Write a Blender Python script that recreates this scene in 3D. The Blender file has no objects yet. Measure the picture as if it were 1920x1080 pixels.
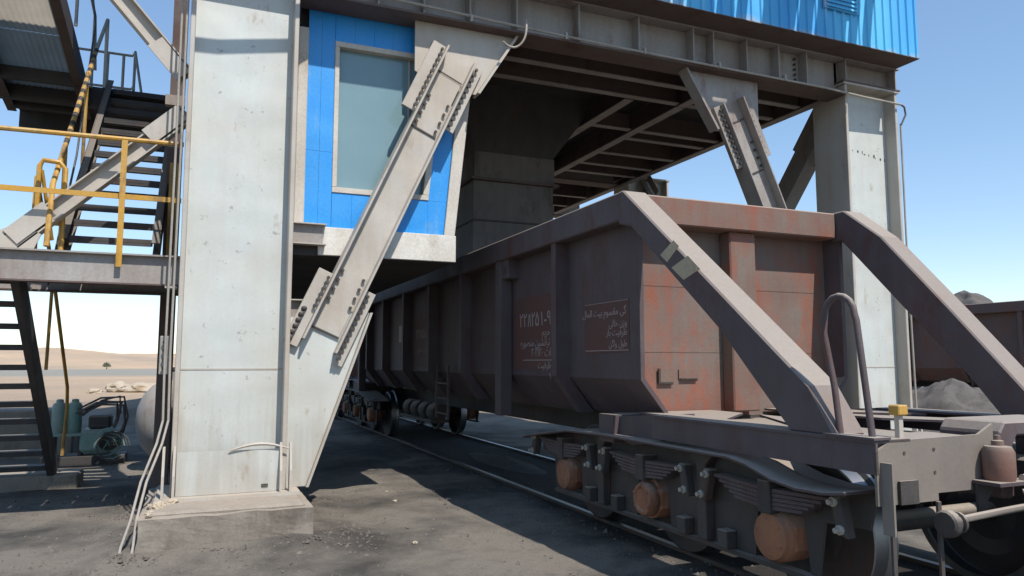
import bpy, bmesh, math, random, unicodedata
from mathutils import Vector, Matrix, noise
random.seed(7)
SC = bpy.context.scene
COL = SC.collection
R = math.radians

# ------------------------------------------------------------------ camera
# +Y runs along the track away from the viewer, +X across it, z = 0 is the rail top
CAM_H = 1.53
PITCH, YAW = R(5.751), R(22.826)
cam = bpy.data.objects.new('camera', bpy.data.cameras.new('camera'))
COL.objects.link(cam)
cam.data.sensor_width = 36.0
cam.data.lens = 36.0 * 1390.0 / 1920.0
cam.data.clip_start = 0.05
cam.data.clip_end = 5000
cam.location = (0, 0, CAM_H)
cam.rotation_euler = (math.pi / 2 + PITCH, 0, -YAW)
SC.camera = cam

# ------------------------------------------------------------------ sky, sun, exposure
SUN = Vector((0.155, -0.667, 1.0)).normalized()
world = bpy.data.worlds.new("World")
SC.world = world
world.use_nodes = True
wn = world.node_tree
sky = wn.nodes.new('ShaderNodeTexSky')
sky.sky_type = 'NISHITA'
sky.sun_disc = False
sky.sun_elevation = math.asin(SUN.z)
sky.sun_rotation = math.atan2(SUN.x, SUN.y)
sky.air_density = 1.0
sky.dust_density = 0.25
sky.ozone_density = 1.6
sky.altitude = 900
bg = wn.nodes['Background']
bg.inputs['Strength'].default_value = 0.15
gam = wn.nodes.new('ShaderNodeGamma'); gam.inputs[1].default_value = 0.72
wn.links.new(sky.outputs[0], gam.inputs[0]); hsv = wn.nodes.new('ShaderNodeHueSaturation'); hsv.inputs['Saturation'].default_value = 1.22
wn.links.new(gam.outputs[0], hsv.inputs['Color']); wn.links.new(hsv.outputs[0], bg.inputs['Color'])
sun = bpy.data.objects.new('sun', bpy.data.lights.new('sun', 'SUN'))
COL.objects.link(sun)
sun.data.energy = 2.7
sun.data.angle = R(0.53)
sun.data.color = (1.0, 0.95, 0.88)
sun.rotation_euler = SUN.to_track_quat('Z', 'Y').to_euler()
SC.view_settings.view_transform = 'Standard'
SC.view_settings.look = 'None'
SC.view_settings.exposure = 1.0
SC.view_settings.gamma = 1.0

# ------------------------------------------------------------------ materials
def rgb(h):
    h = h.lstrip('#')
    c = [int(h[i:i + 2], 16) / 255 for i in (0, 2, 4)]
    return tuple(x / 12.92 if x <= .04045 else ((x + .055) / 1.055) ** 2.4 for x in c) + (1,)
def new_mat(name):
    m = bpy.data.materials.new(name)
    m.use_nodes = True
    return m, m.node_tree, m.node_tree.nodes['Principled BSDF']
def nd(nt, typ, **kw):
    n = nt.nodes.new(typ)
    for k, v in kw.items():
        if k in n.inputs.keys(): n.inputs[k].default_value = v
        else: setattr(n, k, v)
    return n
def mixc(nt, fac, a, b):
    n = nt.nodes.new('ShaderNodeMix'); n.data_type = 'RGBA'
    for sock, v in ((n.inputs['Factor'], fac), (n.inputs['A'] if 0 else n.inputs[6], a), (n.inputs[7], b)):
        if hasattr(v, 'links') or isinstance(v, bpy.types.NodeSocket): nt.links.new(v, sock)
        else: sock.default_value = v
    return n.outputs[2]
def ramp(nt, fac, stops):
    n = nt.nodes.new('ShaderNodeValToRGB')
    el = n.color_ramp.elements
    while len(el) < len(stops): el.new(0.5)
    for e, (p, v) in zip(el, stops):
        e.position = p; e.color = (v, v, v, 1) if not isinstance(v, tuple) else v
    nt.links.new(fac, n.inputs[0])
    return n.outputs[0]
def noise_tex(nt, co, scale, detail=5, rough=.6, stretch=None, off=(0, 0, 0)):
    mp = nt.nodes.new('ShaderNodeMapping')
    if stretch: mp.inputs['Scale'].default_value = stretch
    mp.inputs['Location'].default_value = off
    nt.links.new(co, mp.inputs[0])
    n = nt.nodes.new('ShaderNodeTexNoise')
    n.inputs['Scale'].default_value = scale; n.inputs['Detail'].default_value = detail; n.inputs['Roughness'].default_value = rough
    nt.links.new(mp.outputs[0], n.inputs['Vector'])
    return n.outputs['Fac']
def weathered(name, base, dust, rust, dust_amt=.5, rust_amt=.15, rough=.65, metal=0.0, streak=.5, bump=.15, top=.55, scale=1.0, lines=0.0, spots=0.0, grain=.15, foot=0.0):
    """paint under dust and rust: large patches, run-down streaks, settled dust on upward faces, fine relief"""
    m, nt, b = new_mat(name)
    geo = nt.nodes.new('ShaderNodeNewGeometry')
    pos = geo.outputs['Position']
    big = noise_tex(nt, pos, 1.1 * scale, 6, .65)
    stk = noise_tex(nt, pos, 5.0 * scale, 4, .6, stretch=(1.6, 1.6, .12))
    fine = noise_tex(nt, pos, 38 * scale, 4, .7)
    add = nd(nt, 'ShaderNodeMath', operation='MULTIPLY_ADD'); nt.links.new(stk, add.inputs[0]); add.inputs[1].default_value = streak; nt.links.new(big, add.inputs[2])
    lo = .5 + streak * .5 - .26
    fd = ramp(nt, add.outputs[0], [(max(0, lo + .28 - dust_amt * .5), 0.0), (min(1, lo + .62 - dust_amt * .4), 1.0)])
    c1 = mixc(nt, fd, base, dust)
    rn = noise_tex(nt, pos, 3.1 * scale, 7, .72, stretch=(1, 1, .45), off=(3, 7, 1))
    fr = ramp(nt, rn, [(.62 - rust_amt * .45, 0.0), (.76 - rust_amt * .3, 1.0)])
    c2 = mixc(nt, fr, c1, rust)
    sx = nt.nodes.new('ShaderNodeSeparateXYZ'); nt.links.new(geo.outputs['Normal'], sx.inputs[0])
    up = ramp(nt, sx.outputs[2], [(.25, 0.0), (.85, top)])
    c3 = mixc(nt, up, c2, rgb('#a89c8e'))
    c4 = c3
    if spots > 0:
        sn = noise_tex(nt, pos, 9.0, 3, .8, off=(5, 2, 9))
        fs = ramp(nt, sn, [(.655, 0.0), (.70, spots)])
        c4 = mixc(nt, fs, c3, rgb('#6b6258'))
    if foot > 0:   # ore dust splashed up from the ground
        fz = nt.nodes.new('ShaderNodeSeparateXYZ'); nt.links.new(pos, fz.inputs[0])
        fm = nd(nt, 'ShaderNodeMath', operation='MULTIPLY_ADD'); nt.links.new(stk, fm.inputs[0]); fm.inputs[1].default_value = -1.6; nt.links.new(fz.outputs[2], fm.inputs[2])
        fr_ = nt.nodes.new('ShaderNodeMapRange'); fr_.inputs[1].default_value = .25; fr_.inputs[2].default_value = -.55; fr_.inputs[4].default_value = foot; nt.links.new(fm.outputs[0], fr_.inputs[0])
        c4 = mixc(nt, fr_.outputs[0], c4, rgb('#9a9184'))
    vf = ramp(nt, fine, [(.25, 1 - grain * 1.2), (.75, 1 + grain * .8)])
    mul = nt.nodes.new('ShaderNodeMix'); mul.data_type = 'RGBA'; mul.blend_type = 'MULTIPLY'; mul.inputs[0].default_value = 1.0
    nt.links.new(c4, mul.inputs[6]); nt.links.new(vf, mul.inputs[7])
    nt.links.new(mul.outputs[2], b.inputs['Base Color'])
    rr = ramp(nt, fine, [(.2, max(0, rough - .12)), (.8, min(1, rough + .15))])
    nt.links.new(rr, b.inputs['Roughness'])
    b.inputs['Metallic'].default_value = metal
    bp = nt.nodes.new('ShaderNodeBump'); bp.inputs['Strength'].default_value = bump; bp.inputs['Distance'].default_value = .01
    hs = nd(nt, 'ShaderNodeMath', operation='ADD'); nt.links.new(fine, hs.inputs[0]); nt.links.new(big, hs.inputs[1])
    nt.links.new(hs.outputs[0], bp.inputs['Height'])
    buck = noise_tex(nt, pos, 1.9, 1, .4, off=(1, 5, 2))
    bp2 = nt.nodes.new('ShaderNodeBump'); bp2.inputs['Strength'].default_value = .5; bp2.inputs['Distance'].default_value = .06
    nt.links.new(buck, bp2.inputs['Height']); nt.links.new(bp.outputs[0], bp2.inputs['Normal'])
    nt.links.new(bp2.outputs[0], b.inputs['Normal'])
    return m
def plain(name, col, rough=.6, metal=0.0):
    m, nt, b = new_mat(name)
    geo = nt.nodes.new('ShaderNodeNewGeometry')
    f = noise_tex(nt, geo.outputs['Position'], 22, 4, .65)
    c = mixc(nt, ramp(nt, f, [(.3, 0.0), (.75, .35)]), col, rgb('#8d8378'))
    nt.links.new(c, b.inputs['Base Color'])
    b.inputs['Roughness'].default_value = rough; b.inputs['Metallic'].default_value = metal
    return m
M = {}
M['column'] = weathered('pale_grey_paint', rgb('#bfc3bf'), rgb('#b8b6ad'), rgb('#8f7358'), .30, .02, .5, bump=.03, top=.6, spots=.45, grain=.04, streak=.4, foot=.6)
M['steel'] = weathered('dusty_grey_paint', rgb('#b4b0a9'), rgb('#a99e90'), rgb('#8d7d6e'), .5, .05, .6, bump=.04, top=.6, grain=.06)
M['beam'] = weathered('beam_grey_paint', rgb('#9a9691'), rgb('#8b8078'), rgb('#7a5f55'), .45, .14, .65, bump=.1)
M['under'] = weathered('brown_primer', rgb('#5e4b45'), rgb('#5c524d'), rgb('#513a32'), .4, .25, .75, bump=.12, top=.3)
M['dark_steel'] = weathered('sooty_steel', rgb('#363435'), rgb('#4a4542'), rgb('#4a3a34'), .4, .2, .75, bump=.12, top=.4)
M['hopper'] = weathered('hopper_steel', rgb('#5c5653'), rgb('#716860'), rgb('#4a3f3a'), .45, .2, .7, bump=.15)
M['wagon'] = weathered('wagon_paint', rgb('#4b3f41'), rgb('#574d4e'), rgb('#523731'), .42, .24, .7, bump=.25, top=.7, grain=.10)
M['wagon_red'] = weathered('wagon_red_oxide', rgb('#744c3e'), rgb('#71645a'), rgb('#864b37'), .5, .27, .75, bump=.22, top=.6, streak=.55, grain=.10)
M['end_panel'] = weathered('end_panel_paint', rgb('#70544a'), rgb('#72675f'), rgb('#8c4f39'), .48, .33, .75, bump=.22, top=.6, streak=.6, grain=.10)
M['front'] = weathered('headstock_paint', rgb('#6f6660'), rgb('#7b7167'), rgb('#634a3f'), .5, .15, .75, bump=.12, top=.6, grain=.08)
M['wagon_dark'] = weathered('bogie_black_dust', rgb('#33302f'), rgb('#4b4541'), rgb('#55392d'), .45, .2, .75, bump=.3, top=.7)
M['patch'] = weathered('fresh_oxide_patch', rgb('#5d3c36'), rgb('#4f3f3c'), rgb('#60402f'), .35, .15, .75, bump=.1)
M['rust'] = weathered('rust_orange_box', rgb('#9c6442'), rgb('#826250'), rgb('#6b3f2d'), .4, .35, .75, bump=.2, top=.4)
M['yellow'] = weathered('yellow_paint', rgb('#bd8c2a'), rgb('#b09358'), rgb('#6d5236'), .25, .25, .5, bump=.08, top=.2)
M['black_paint'] = plain('black_paint', rgb('#262522'), .6)
M['blue'] = weathered('blue_sheet', rgb('#1f8fe0'), rgb('#3a94d6'), rgb('#6f9fc4'), .35, .06, .45, bump=.04, top=.2)
M['trim'] = weathered('cream_trim', rgb('#c6bfb4'), rgb('#b3a99b'), rgb('#a08868'), .4, .05, .6, bump=.06, top=.3)
M['white_trim'] = weathered('white_flashing', rgb('#d6d2ca'), rgb('#c2b8a8'), rgb('#a59a88'), .35, .03, .5, bump=.05, top=.3)
M['rubber'] = plain('black_cable', rgb('#3a3a3c'), .6)
M['conduit'] = weathered('conduit_grey', rgb('#98928a'), rgb('#a0978a'), rgb('#7a6a5c'), .4, .1, .5, bump=.05)
M['rail'] = weathered('rail_side', rgb('#4a3d36'), rgb('#5b5048'), rgb('#5e4030'), .4, .3, .6, metal=.2, top=0)
M['bright'] = plain('polished_tread', rgb('#8f9194'), .42, 1.0)
M['concrete'] = weathered('plinth_concrete', rgb('#8d857a'), rgb('#7b7268'), rgb('#665d54'), .5, .3, .9, bump=.5, top=.5)
M['green'] = weathered('green_pump_paint', rgb('#5f8a80'), rgb('#8d9992'), rgb('#6b6558'), .35, .1, .5, bump=.1)
M['tank'] = weathered('tank_grey', rgb('#8b8b8d'), rgb('#8a8076'), rgb('#75604f'), .4, .1, .6, bump=.1)
M['stone'] = weathered('pale_rock', rgb('#b5a792'), rgb('#a39784'), rgb('#9b8568'), .5, .2, .95, bump=.5, top=.2)
M['letter'] = plain('stencil_white', rgb('#968a88'), .7)
M['copper'] = plain('red_lamp', rgb('#8d3b2c'), .5)
M['stripe'] = weathered('pale_stripe', rgb('#b8a78a'), rgb('#9c8d78'), rgb('#6d5f55'), .3, .1, .7, bump=.1)
def mat_glass():
    m, nt, b = new_mat('dusty_window_glass')
    geo = nt.nodes.new('ShaderNodeNewGeometry')
    f = noise_tex(nt, geo.outputs['Position'], 1.6, 4, .6)
    c = mixc(nt, f, rgb('#6c8790'), rgb('#7d979c'))
    nt.links.new(c, b.inputs['Base Color'])
    b.inputs['Roughness'].default_value = .05
    b.inputs['Specular IOR Level'].default_value = .5
    return m
M['glass'] = mat_glass()
def mat_clad():
    m, nt, b = new_mat('faded_blue_cladding')
    geo = nt.nodes.new('ShaderNodeNewGeometry'); pos = geo.outputs['Position']
    a = noise_tex(nt, pos, 1.7, 3, .5, stretch=(1, 1, .10))
    d = noise_tex(nt, pos, .9, 2, .5, off=(4, 0, 0), stretch=(1, 1, .35))
    c1 = mixc(nt, ramp(nt, d, [(.40, 0.0), (.62, 1.0)]), rgb('#2f8ed4'), rgb('#58b4e2'))
    c2 = mixc(nt, ramp(nt, a, [(.60, 0.0), (.68, .75)]), c1, rgb('#c3d2d2'))
    # chalky dirt that has washed down to the foot of the sheets
    sx = nt.nodes.new('ShaderNodeSeparateXYZ'); nt.links.new(pos, sx.inputs[0])
    n2 = noise_tex(nt, pos, 2.3, 5, .7, stretch=(1, 1, .3))
    hh = nd(nt, 'ShaderNodeMath', operation='MULTIPLY_ADD'); nt.links.new(n2, hh.inputs[0]); hh.inputs[1].default_value = -.5; nt.links.new(sx.outputs[2], hh.inputs[2])
    mr = nt.nodes.new('ShaderNodeMapRange'); mr.inputs[1].default_value = 5.72; mr.inputs[2].default_value = 5.52; nt.links.new(hh.outputs[0], mr.inputs[0])
    c3 = mixc(nt, mr.outputs[0], c2, rgb('#b9ac96'))
    nt.links.new(c3, b.inputs['Base Color']); b.inputs['Roughness'].default_value = .6
    return m
M['clad'] = mat_clad()
def mat_ground():
    m, nt, b = new_mat('ore_dust_ground')
    geo = nt.nodes.new('ShaderNodeNewGeometry'); pos = geo.outputs['Position']
    sx = nt.nodes.new('ShaderNodeSeparateXYZ'); nt.links.new(pos, sx.inputs[0])
    n1 = noise_tex(nt, pos, .55, 7, .65); n2 = noise_tex(nt, pos, 5.5, 6, .7); n3 = noise_tex(nt, pos, 60, 4, .75); n4 = noise_tex(nt, pos, .02, 5, .6)
    near = mixc(nt, ramp(nt, n1, [(.38, 0.0), (.56, 1.0)]), rgb('#4b4742'), rgb('#888075'))
    near = mixc(nt, ramp(nt, n2, [(.55, 0.0), (.75, .6)]), near, rgb('#474442'))
    sand = mixc(nt, ramp(nt, n4, [(.35, 0.0), (.62, 1.0)]), rgb('#9c8b78'), rgb('#bba083'))
    sand = mixc(nt, ramp(nt, n1, [(.5, 0.0), (.8, .4)]), sand, rgb('#7f776e'))
    # ground turns from ore dust to desert sand with distance along the yard
    w = nd(nt, 'ShaderNodeMath', operation='MULTIPLY_ADD'); nt.links.new(n1, w.inputs[0]); w.inputs[1].default_value = 14.0; nt.links.new(sx.outputs[1], w.inputs[2])
    mr = nt.nodes.new('ShaderNodeMapRange'); mr.inputs[1].default_value = 20; mr.inputs[2].default_value = 38; nt.links.new(w.outputs[0], mr.inputs[0])
    c = mixc(nt, mr.outputs[0], near, sand)
    # a graded haul road crossing the plain
    r1 = nt.nodes.new('ShaderNodeMapRange'); r1.inputs[1].default_value = 92; r1.inputs[2].default_value = 110; nt.links.new(sx.outputs[1], r1.inputs[0])
    r2 = nt.nodes.new('ShaderNodeMapRange'); r2.inputs[1].default_value = 215; r2.inputs[2].default_value = 200; nt.links.new(sx.outputs[1], r2.inputs[0])
    rm = nd(nt, 'ShaderNodeMath', operation='MULTIPLY'); nt.links.new(r1.outputs[0], rm.inputs[0]); nt.links.new(r2.outputs[0], rm.inputs[1])
    c = mixc(nt, rm.outputs[0], c, rgb('#8b877c'))
    # black spilled ore along the rails
    ab = nd(nt, 'ShaderNodeMath', operation='SUBTRACT'); nt.links.new(sx.outputs[0], ab.inputs[0]); ab.inputs[1].default_value = 4.52
    ab2 = nd(nt, 'ShaderNodeMath', operation='ABSOLUTE'); nt.links.new(ab.outputs[0], ab2.inputs[0])
    sp = nd(nt, 'ShaderNodeMath', operation='MULTIPLY_ADD'); nt.links.new(n1, sp.inputs[0]); sp.inputs[1].default_value = 2.4; nt.links.new(ab2.outputs[0], sp.inputs[2])
    fs = nt.nodes.new('ShaderNodeMapRange'); fs.inputs[1].default_value = 2.7; fs.inputs[2].default_value = 1.9; nt.links.new(sp.outputs[0], fs.inputs[0])
    c = mixc(nt, fs.outputs[0], c, rgb('#35312f'))
    mul = nt.nodes.new('ShaderNodeMix'); mul.data_type = 'RGBA'; mul.blend_type = 'MULTIPLY'; mul.inputs[0].default_value = 1.0
    nt.links.new(c, mul.inputs[6]); nt.links.new(ramp(nt, n3, [(.2, .72), (.8, 1.22)]), mul.inputs[7])
    nt.links.new(mul.outputs[2], b.inputs['Base Color']); b.inputs['Roughness'].default_value = .95
    bp = nt.nodes.new('ShaderNodeBump'); bp.inputs['Strength'].default_value = .9; bp.inputs['Distance'].default_value = .035
    hs = nd(nt, 'ShaderNodeMath', operation='ADD'); nt.links.new(n3, hs.inputs[0]); nt.links.new(n2, hs.inputs[1])
    nt.links.new(hs.outputs[0], bp.inputs['Height']); nt.links.new(bp.outputs[0], b.inputs['Normal'])
    return m
M['ground'] = mat_ground()
M['ore'] = weathered('ore_heap', rgb('#414144'), rgb('#55504e'), rgb('#343133'), .45, .3, .95, bump=1.0, top=.15, scale=2)

def mat_sheet():
    m, nt, b = new_mat('translucent_roof_sheet')
    geo = nt.nodes.new('ShaderNodeNewGeometry')
    f = noise_tex(nt, geo.outputs['Position'], 3.0, 5, .6)
    c = mixc(nt, f, rgb('#b5ada0'), rgb('#948c80'))
    nt.links.new(c, b.inputs['Base Color']); b.inputs['Roughness'].default_value = .7
    tl = nt.nodes.new('ShaderNodeBsdfTranslucent'); nt.links.new(c, tl.inputs[0])
    mx_ = nt.nodes.new('ShaderNodeMixShader'); mx_.inputs[0].default_value = .65
    nt.links.new(b.outputs[0], mx_.inputs[1]); nt.links.new(tl.outputs[0], mx_.inputs[2])
    nt.links.new(mx_.outputs[0], nt.nodes['Material Output'].inputs['Surface'])
    return m
M['sheet'] = mat_sheet()

# ------------------------------------------------------------------ mesh helpers
class MB:
    def __init__(s): s.v = []; s.f = []
    def add(s, vs, fs):
        o = len(s.v); s.v += [tuple(v) for v in vs]; s.f += [tuple(i + o for i in f) for f in fs]; return s
    def box(s, x0, x1, y0, y1, z0, z1):
        return s.add([(x, y, z) for z in (z0, z1) for y in (y0, y1) for x in (x0, x1)],
                     [(0, 2, 3, 1), (4, 5, 7, 6), (0, 1, 5, 4), (2, 6, 7, 3), (0, 4, 6, 2), (1, 3, 7, 5)])
    def prism(s, pts, axis, a, b):
        """polygon given in the two other axes, extruded along axis from a to b"""
        n = len(pts)
        def p(u, w, t): return (t, u, w) if axis == 'x' else (u, t, w) if axis == 'y' else (u, w, t)
        vs = [p(u, w, a) for u, w in pts] + [p(u, w, b) for u, w in pts]
        return s.add(vs, [tuple(range(n))[::-1], tuple(range(n, 2 * n))] + [(i, (i + 1) % n, n + (i + 1) % n, n + i) for i in range(n)])
    def tube(s, pts, r, seg=8, cap=True):
        pts = [Vector(p) for p in pts]; rings = []
        rr = r if isinstance(r, (list, tuple)) else [r] * len(pts)
        ref = None
        for i, p in enumerate(pts):
            d = (pts[min(i + 1, len(pts) - 1)] - pts[max(i - 1, 0)]).normalized()
            if ref is None: ref = Vector((0, 0, 1)) if abs(d.z) < .9 else Vector((1, 0, 0))
            u = d.cross(ref)
            if u.length < 1e-4: u = d.orthogonal()
            u.normalize(); w = u.cross(d); ref = w
            rings.append([p + (u * math.cos(t) + w * math.sin(t)) * rr[i] for t in [2 * math.pi * k / seg for k in range(seg)]])
        vs = [v for g in rings for v in g]; fs = []
        for i in range(len(pts) - 1):
            for k in range(seg):
                fs.append((i * seg + k, i * seg + (k + 1) % seg, (i + 1) * seg + (k + 1) % seg, (i + 1) * seg + k))
        if cap: fs += [tuple(range(seg))[::-1], tuple(range((len(pts) - 1) * seg, len(pts) * seg))]
        return s.add(vs, fs)
    def beam(s, p, q, w, h, up=(0, 0, 1)):
        """rectangular bar from p to q, w across, h along up"""
        p, q = Vector(p), Vector(q); d = (q - p).normalized(); u = Vector(up)
        a = d.cross(u).normalized(); c = a.cross(d).normalized()
        vs = [e + a * (i * w / 2) + c * (j * h / 2) for e in (p, q) for i, j in ((-1, -1), (1, -1), (1, 1), (-1, 1))]
        return s.add(vs, [(0, 1, 2, 3), (4, 7, 6, 5), (0, 4, 5, 1), (1, 5, 6, 2), (2, 6, 7, 3), (3, 7, 4, 0)])
    def lathe(s, prof, c, axis='x', seg=20, cap=True):
        """(radius, along) profile spun round an axis through c"""
        rings = []
        for r, t in prof:
            g = []
            for k in range(seg):
                a = 2 * math.pi * k / seg; u, w = r * math.cos(a), r * math.sin(a)
                g.append((c[0] + t, c[1] + u, c[2] + w) if axis == 'x' else (c[0] + u, c[1] + t, c[2] + w) if axis == 'y' else (c[0] + u, c[1] + w, c[2] + t))
            rings.append(g)
        n = len(prof); fs = []
        for i in range(n - 1):
            for k in range(seg): fs.append((i * seg + k, i * seg + (k + 1) % seg, (i + 1) * seg + (k + 1) % seg, (i + 1) * seg + k))
        if cap: fs += [tuple(range(seg)), tuple(range((n - 1) * seg, n * seg))]
        return s.add([v for g in rings for v in g], fs)
    def mesh(s, name, mat, org=(0, 0, 0), bevel=0, smooth=False):
        me = bpy.data.meshes.new(name)
        ox, oy, oz = org
        me.from_pydata([(x - ox, y - oy, z - oz) for x, y, z in s.v], [], s.f)
        bm = bmesh.new(); bm.from_mesh(me)
        bmesh.ops.recalc_face_normals(bm, faces=bm.faces)
        if bevel:
            es = [e for e in bm.edges if len(e.link_faces) == 2 and e.calc_face_angle(0) > .5]
            bmesh.ops.bevel(bm, geom=es, offset=bevel, segments=1, affect='EDGES', clamp_overlap=True)
        bm.to_mesh(me); bm.free()
        if smooth:
            me.polygons.foreach_set('use_smooth', [True] * len(me.polygons))
            try: me.set_sharp_from_angle(angle=R(40))
            except Exception: pass
        me.materials.append(mat)
        return me
    def build(s, name, mat, parent=None, bevel=0, smooth=False):
        me = s.mesh(name, mat, root_loc(parent), bevel, smooth)
        return link(name, me, parent)
def root_loc(o):
    p = Vector((0, 0, 0))
    while o is not None: p += o.location; o = o.parent
    return p
def link(name, me, parent=None, loc=None, rot=None):
    o = bpy.data.objects.new(name, me); COL.objects.link(o)
    if parent: o.parent = parent
    if loc is not None: o.location = Vector(loc) - root_loc(parent)
    if rot is not None: o.rotation_euler = rot
    return o
def tag(o, label, cat, group=None):
    o['label'] = label; o['category'] = cat
    if group: o['group'] = group
    return o
def thing(name, loc, label, cat, group=None):
    o = bpy.data.objects.new(name, None); COL.objects.link(o); o.location = loc; o.empty_display_size = .2
    return tag(o, label, cat, group)
CH = {}
def copy_tree(o, parent=None):
    kids = {}
    for c in bpy.data.objects:
        if c.parent: kids.setdefault(c.parent, []).append(c)
    def rec(a, p):
        b = a.copy(); COL.objects.link(b); b.parent = p
        for k in kids.get(a, []): rec(k, b)
        return b
    return rec(o, parent)
def box(name, mat, parent, *b, bevel=0): return MB().box(*b).build(name, mat, parent, bevel)

XC = 4.52                 # track centre line
mx = lambda x: 2 * XC - x   # mirror across the track

# ------------------------------------------------------------------ ground
def ground_z(x, y):
    z = -.055
    z += .035 * noise.noise((x * .35, y * .35, 0)) + .022 * noise.noise((x * 1.5, y * 1.5, 3)) + .008 * noise.noise((x * 4.5, y * 4.5, 3))
    z -= .03 * (math.exp(-((x - 1.75 - .1 * math.sin(y * .6)) / .16) ** 2) + math.exp(-((x - 2.95 - .1 * math.sin(y * .6)) / .14) ** 2))
    dt = abs(x - XC)
    if dt < 1.3: z = max(min(z, -.015), -.035)
    d2 = abs(x - 18.8)
    if d2 < 1.3: z = max(min(z, -.015), -.035)
    # dust drifted against the plinth
    if -1.5 < x < 2.2 and 6 < y < 9.8:
        ddx = max(-.42 - x, 0, x - 1.0); ddy = max(6.95 - y, 0, y - 8.7)
        z += .10 * math.exp(-(math.hypot(ddx, ddy) / .28) ** 2) * (.6 + .8 * noise.noise((x * 2, y * 2, 8)))
    # low berm behind the stairs
    if x < 3: z += .55 * math.exp(-((x + 4.5) / 3.2) ** 2 - ((y - 24) / 2.6) ** 2) + .75 * math.exp(-((x - 0.2) / 2.0) ** 2 - ((y - 23) / 2.4) ** 2)
    d = math.hypot(x, y)
    if d > 230:
        t = min(1, (d - 230) / 90)
        h = 5.0 + 6.0 * noise.noise((x * .006, y * .006, 5)) + 3.0 * noise.noise((x * .021, y * .021, 9)) + 1.2 * noise.noise((x * .07, y * .07, 2))
        z += t * max(0, h)
    return z
def axis_coords(lo, hi, step, far):
    n = int(round((hi - lo) / step)); c = [lo + i * step for i in range(n + 1)]
    a, s = hi, step
    while a < far: s *= 1.12; a += s; c.append(a)
    a, s = lo, step
    while a > -far: s *= 1.12; a -= s; c.insert(0, a)
    return c
gx = axis_coords(-14, 26, .28, 1500); gy = axis_coords(-6, 40, .28, 1500)
gm = bpy.data.meshes.new('ground')
nx = len(gx)
gm.from_pydata([(x, y, ground_z(x, y)) for y in gy for x in gx], [],
               [(j * nx + i, j * nx + i + 1, (j + 1) * nx + i + 1, (j + 1) * nx + i) for j in range(len(gy) - 1) for i in range(nx - 1)])
gm.polygons.foreach_set('use_smooth', [True] * len(gm.polygons)); gm.materials.append(M['ground'])
g = link('ground', gm); g['kind'] = 'structure'

# ------------------------------------------------------------------ rails
def rail(x, label, group):
    y0, y1 = -4, 60
    t = thing('rail', (x, y0, 0), label, 'rail', group)
    w = MB().prism([(x - .07, -.15), (x + .07, -.15), (x + .07, -.13), (x + .012, -.11), (x + .012, -.04), (x + .034, -.03), (x + .034, -.004),
                    (x - .034, -.004), (x - .034, -.03), (x - .012, -.04), (x - .012, -.11), (x - .07, -.13)], 'y', y0, y1)
    w.build('rail_body', M['rail'], t)
    box('running_surface', M['bright'], t, x - .028, x + .028, y0, y1, -.003, .0)
rail(3.77, 'steel rail of the loading track under the ore wagon side facing the blue cabin', 'rails of the loading track')
rail(5.27, 'steel rail of the loading track under the ore wagon side facing the second track', 'rails of the loading track')
rail(18.05, 'rail of the second track under the distant wagon, ore heap side', 'rails of the second track')
rail(19.55, 'rail of the second track under the distant wagon, outer side', 'rails of the second track')

# ------------------------------------------------------------------ loading gantry
YF = 7.8                   # front portal plane
ZB, ZT = 5.36, 5.90        # front girder, bottom and top
gan = thing('loading_gantry', (XC, YF, 0), 'pale grey steel loading gantry spanning the track over the ore wagon', 'gantry')
bolt_me = MB().lathe([(.019, 0), (.019, .016), (.012, .024), (.012, .04)], (0, 0, 0), 'y', 6).mesh('bolt', M['dark_steel'])
big_bolt_me = MB().lathe([(.030, 0), (.030, -.012), (.021, -.030), (.006, -.036)], (0, 0, 0), 'y', 8).mesh('bolt', M['dark_steel'])
def column(x0, x1, yf, web_label=None):
    """H column: web faces the track direction, flanges lie across it"""
    yb = yf + .62; yw = yf + .20
    web = box('column', M['column'], gan, x0 + .04, x1 - .04, yw, yw + .02, .30, 5.52)
    for a, b in ((x0, x0 + .045), (x1 - .045, x1)):
        MB().box(a, b, yf, yb, .30, 5.52).build('flange', M['steel'], web, .006)
    box('base_plate', M['steel'], web, x0 - .12, x1 + .12, yf - .14, yb + .14, .27, .30)
    # base box with stiffening ribs
    box('base_box', M['column'], web, x0 + .05, x1 - .05, yf - .03, yf - .01, .303, .70)
    for xx in (x0 - .07, x0 + .02, x1 - .07, x1 + .02):
        MB().prism([(yf - .12, .302), (yf - .008, .302), (yf - .008, .76), (yf - .05, .76), (yf - .12, .50)], 'x', xx, xx + .022).build('rib', M['steel'], web)
    box('weld_seam', M['steel'], web, x0 + .045, x1 - .045, yw - .005, yw + .001, 1.46, 1.475)
    box('cap_plate', M['steel'], web, x0 - .03, x1 + .03, yf - .02, yb + .02, 5.52, 5.55)
    return web
XL0, XL1 = -.20, .83
cols = []
for yf in (7.65, 13.5):
    cols.append(column(XL0, XL1, yf)); cols.append(column(mx(XL1) + .2, mx(XL0) + .2, yf))
for k in range(9):
    xx = 8.72 + k * .075 + .02 * (k % 3); box('chalk_mark', M['dark_steel'], cols[1], xx, xx + .010 + .016 * (k % 2), 7.846, 7.848, 4.62 - .012 * k, 4.637 - .012 * k + .014 * (k % 3))
# lifting strap welded over the base box of the left column
st = MB()
pts = [(.30 + .55 * i / 12, yf0, .70 + .055 * math.sin(math.pi * i / 12)) for i, yf0 in zip(range(13), [7.60] * 13)]
st.tube(pts, [.006 + .012 * math.sin(math.pi * i / 12) for i in range(13)], 6); st.build('bent_strap', M['steel'], cols[0])
box('drain_hole', M['black_paint'], cols[0], .60, .66, 7.612, 7.622, .345, .375)

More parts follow.
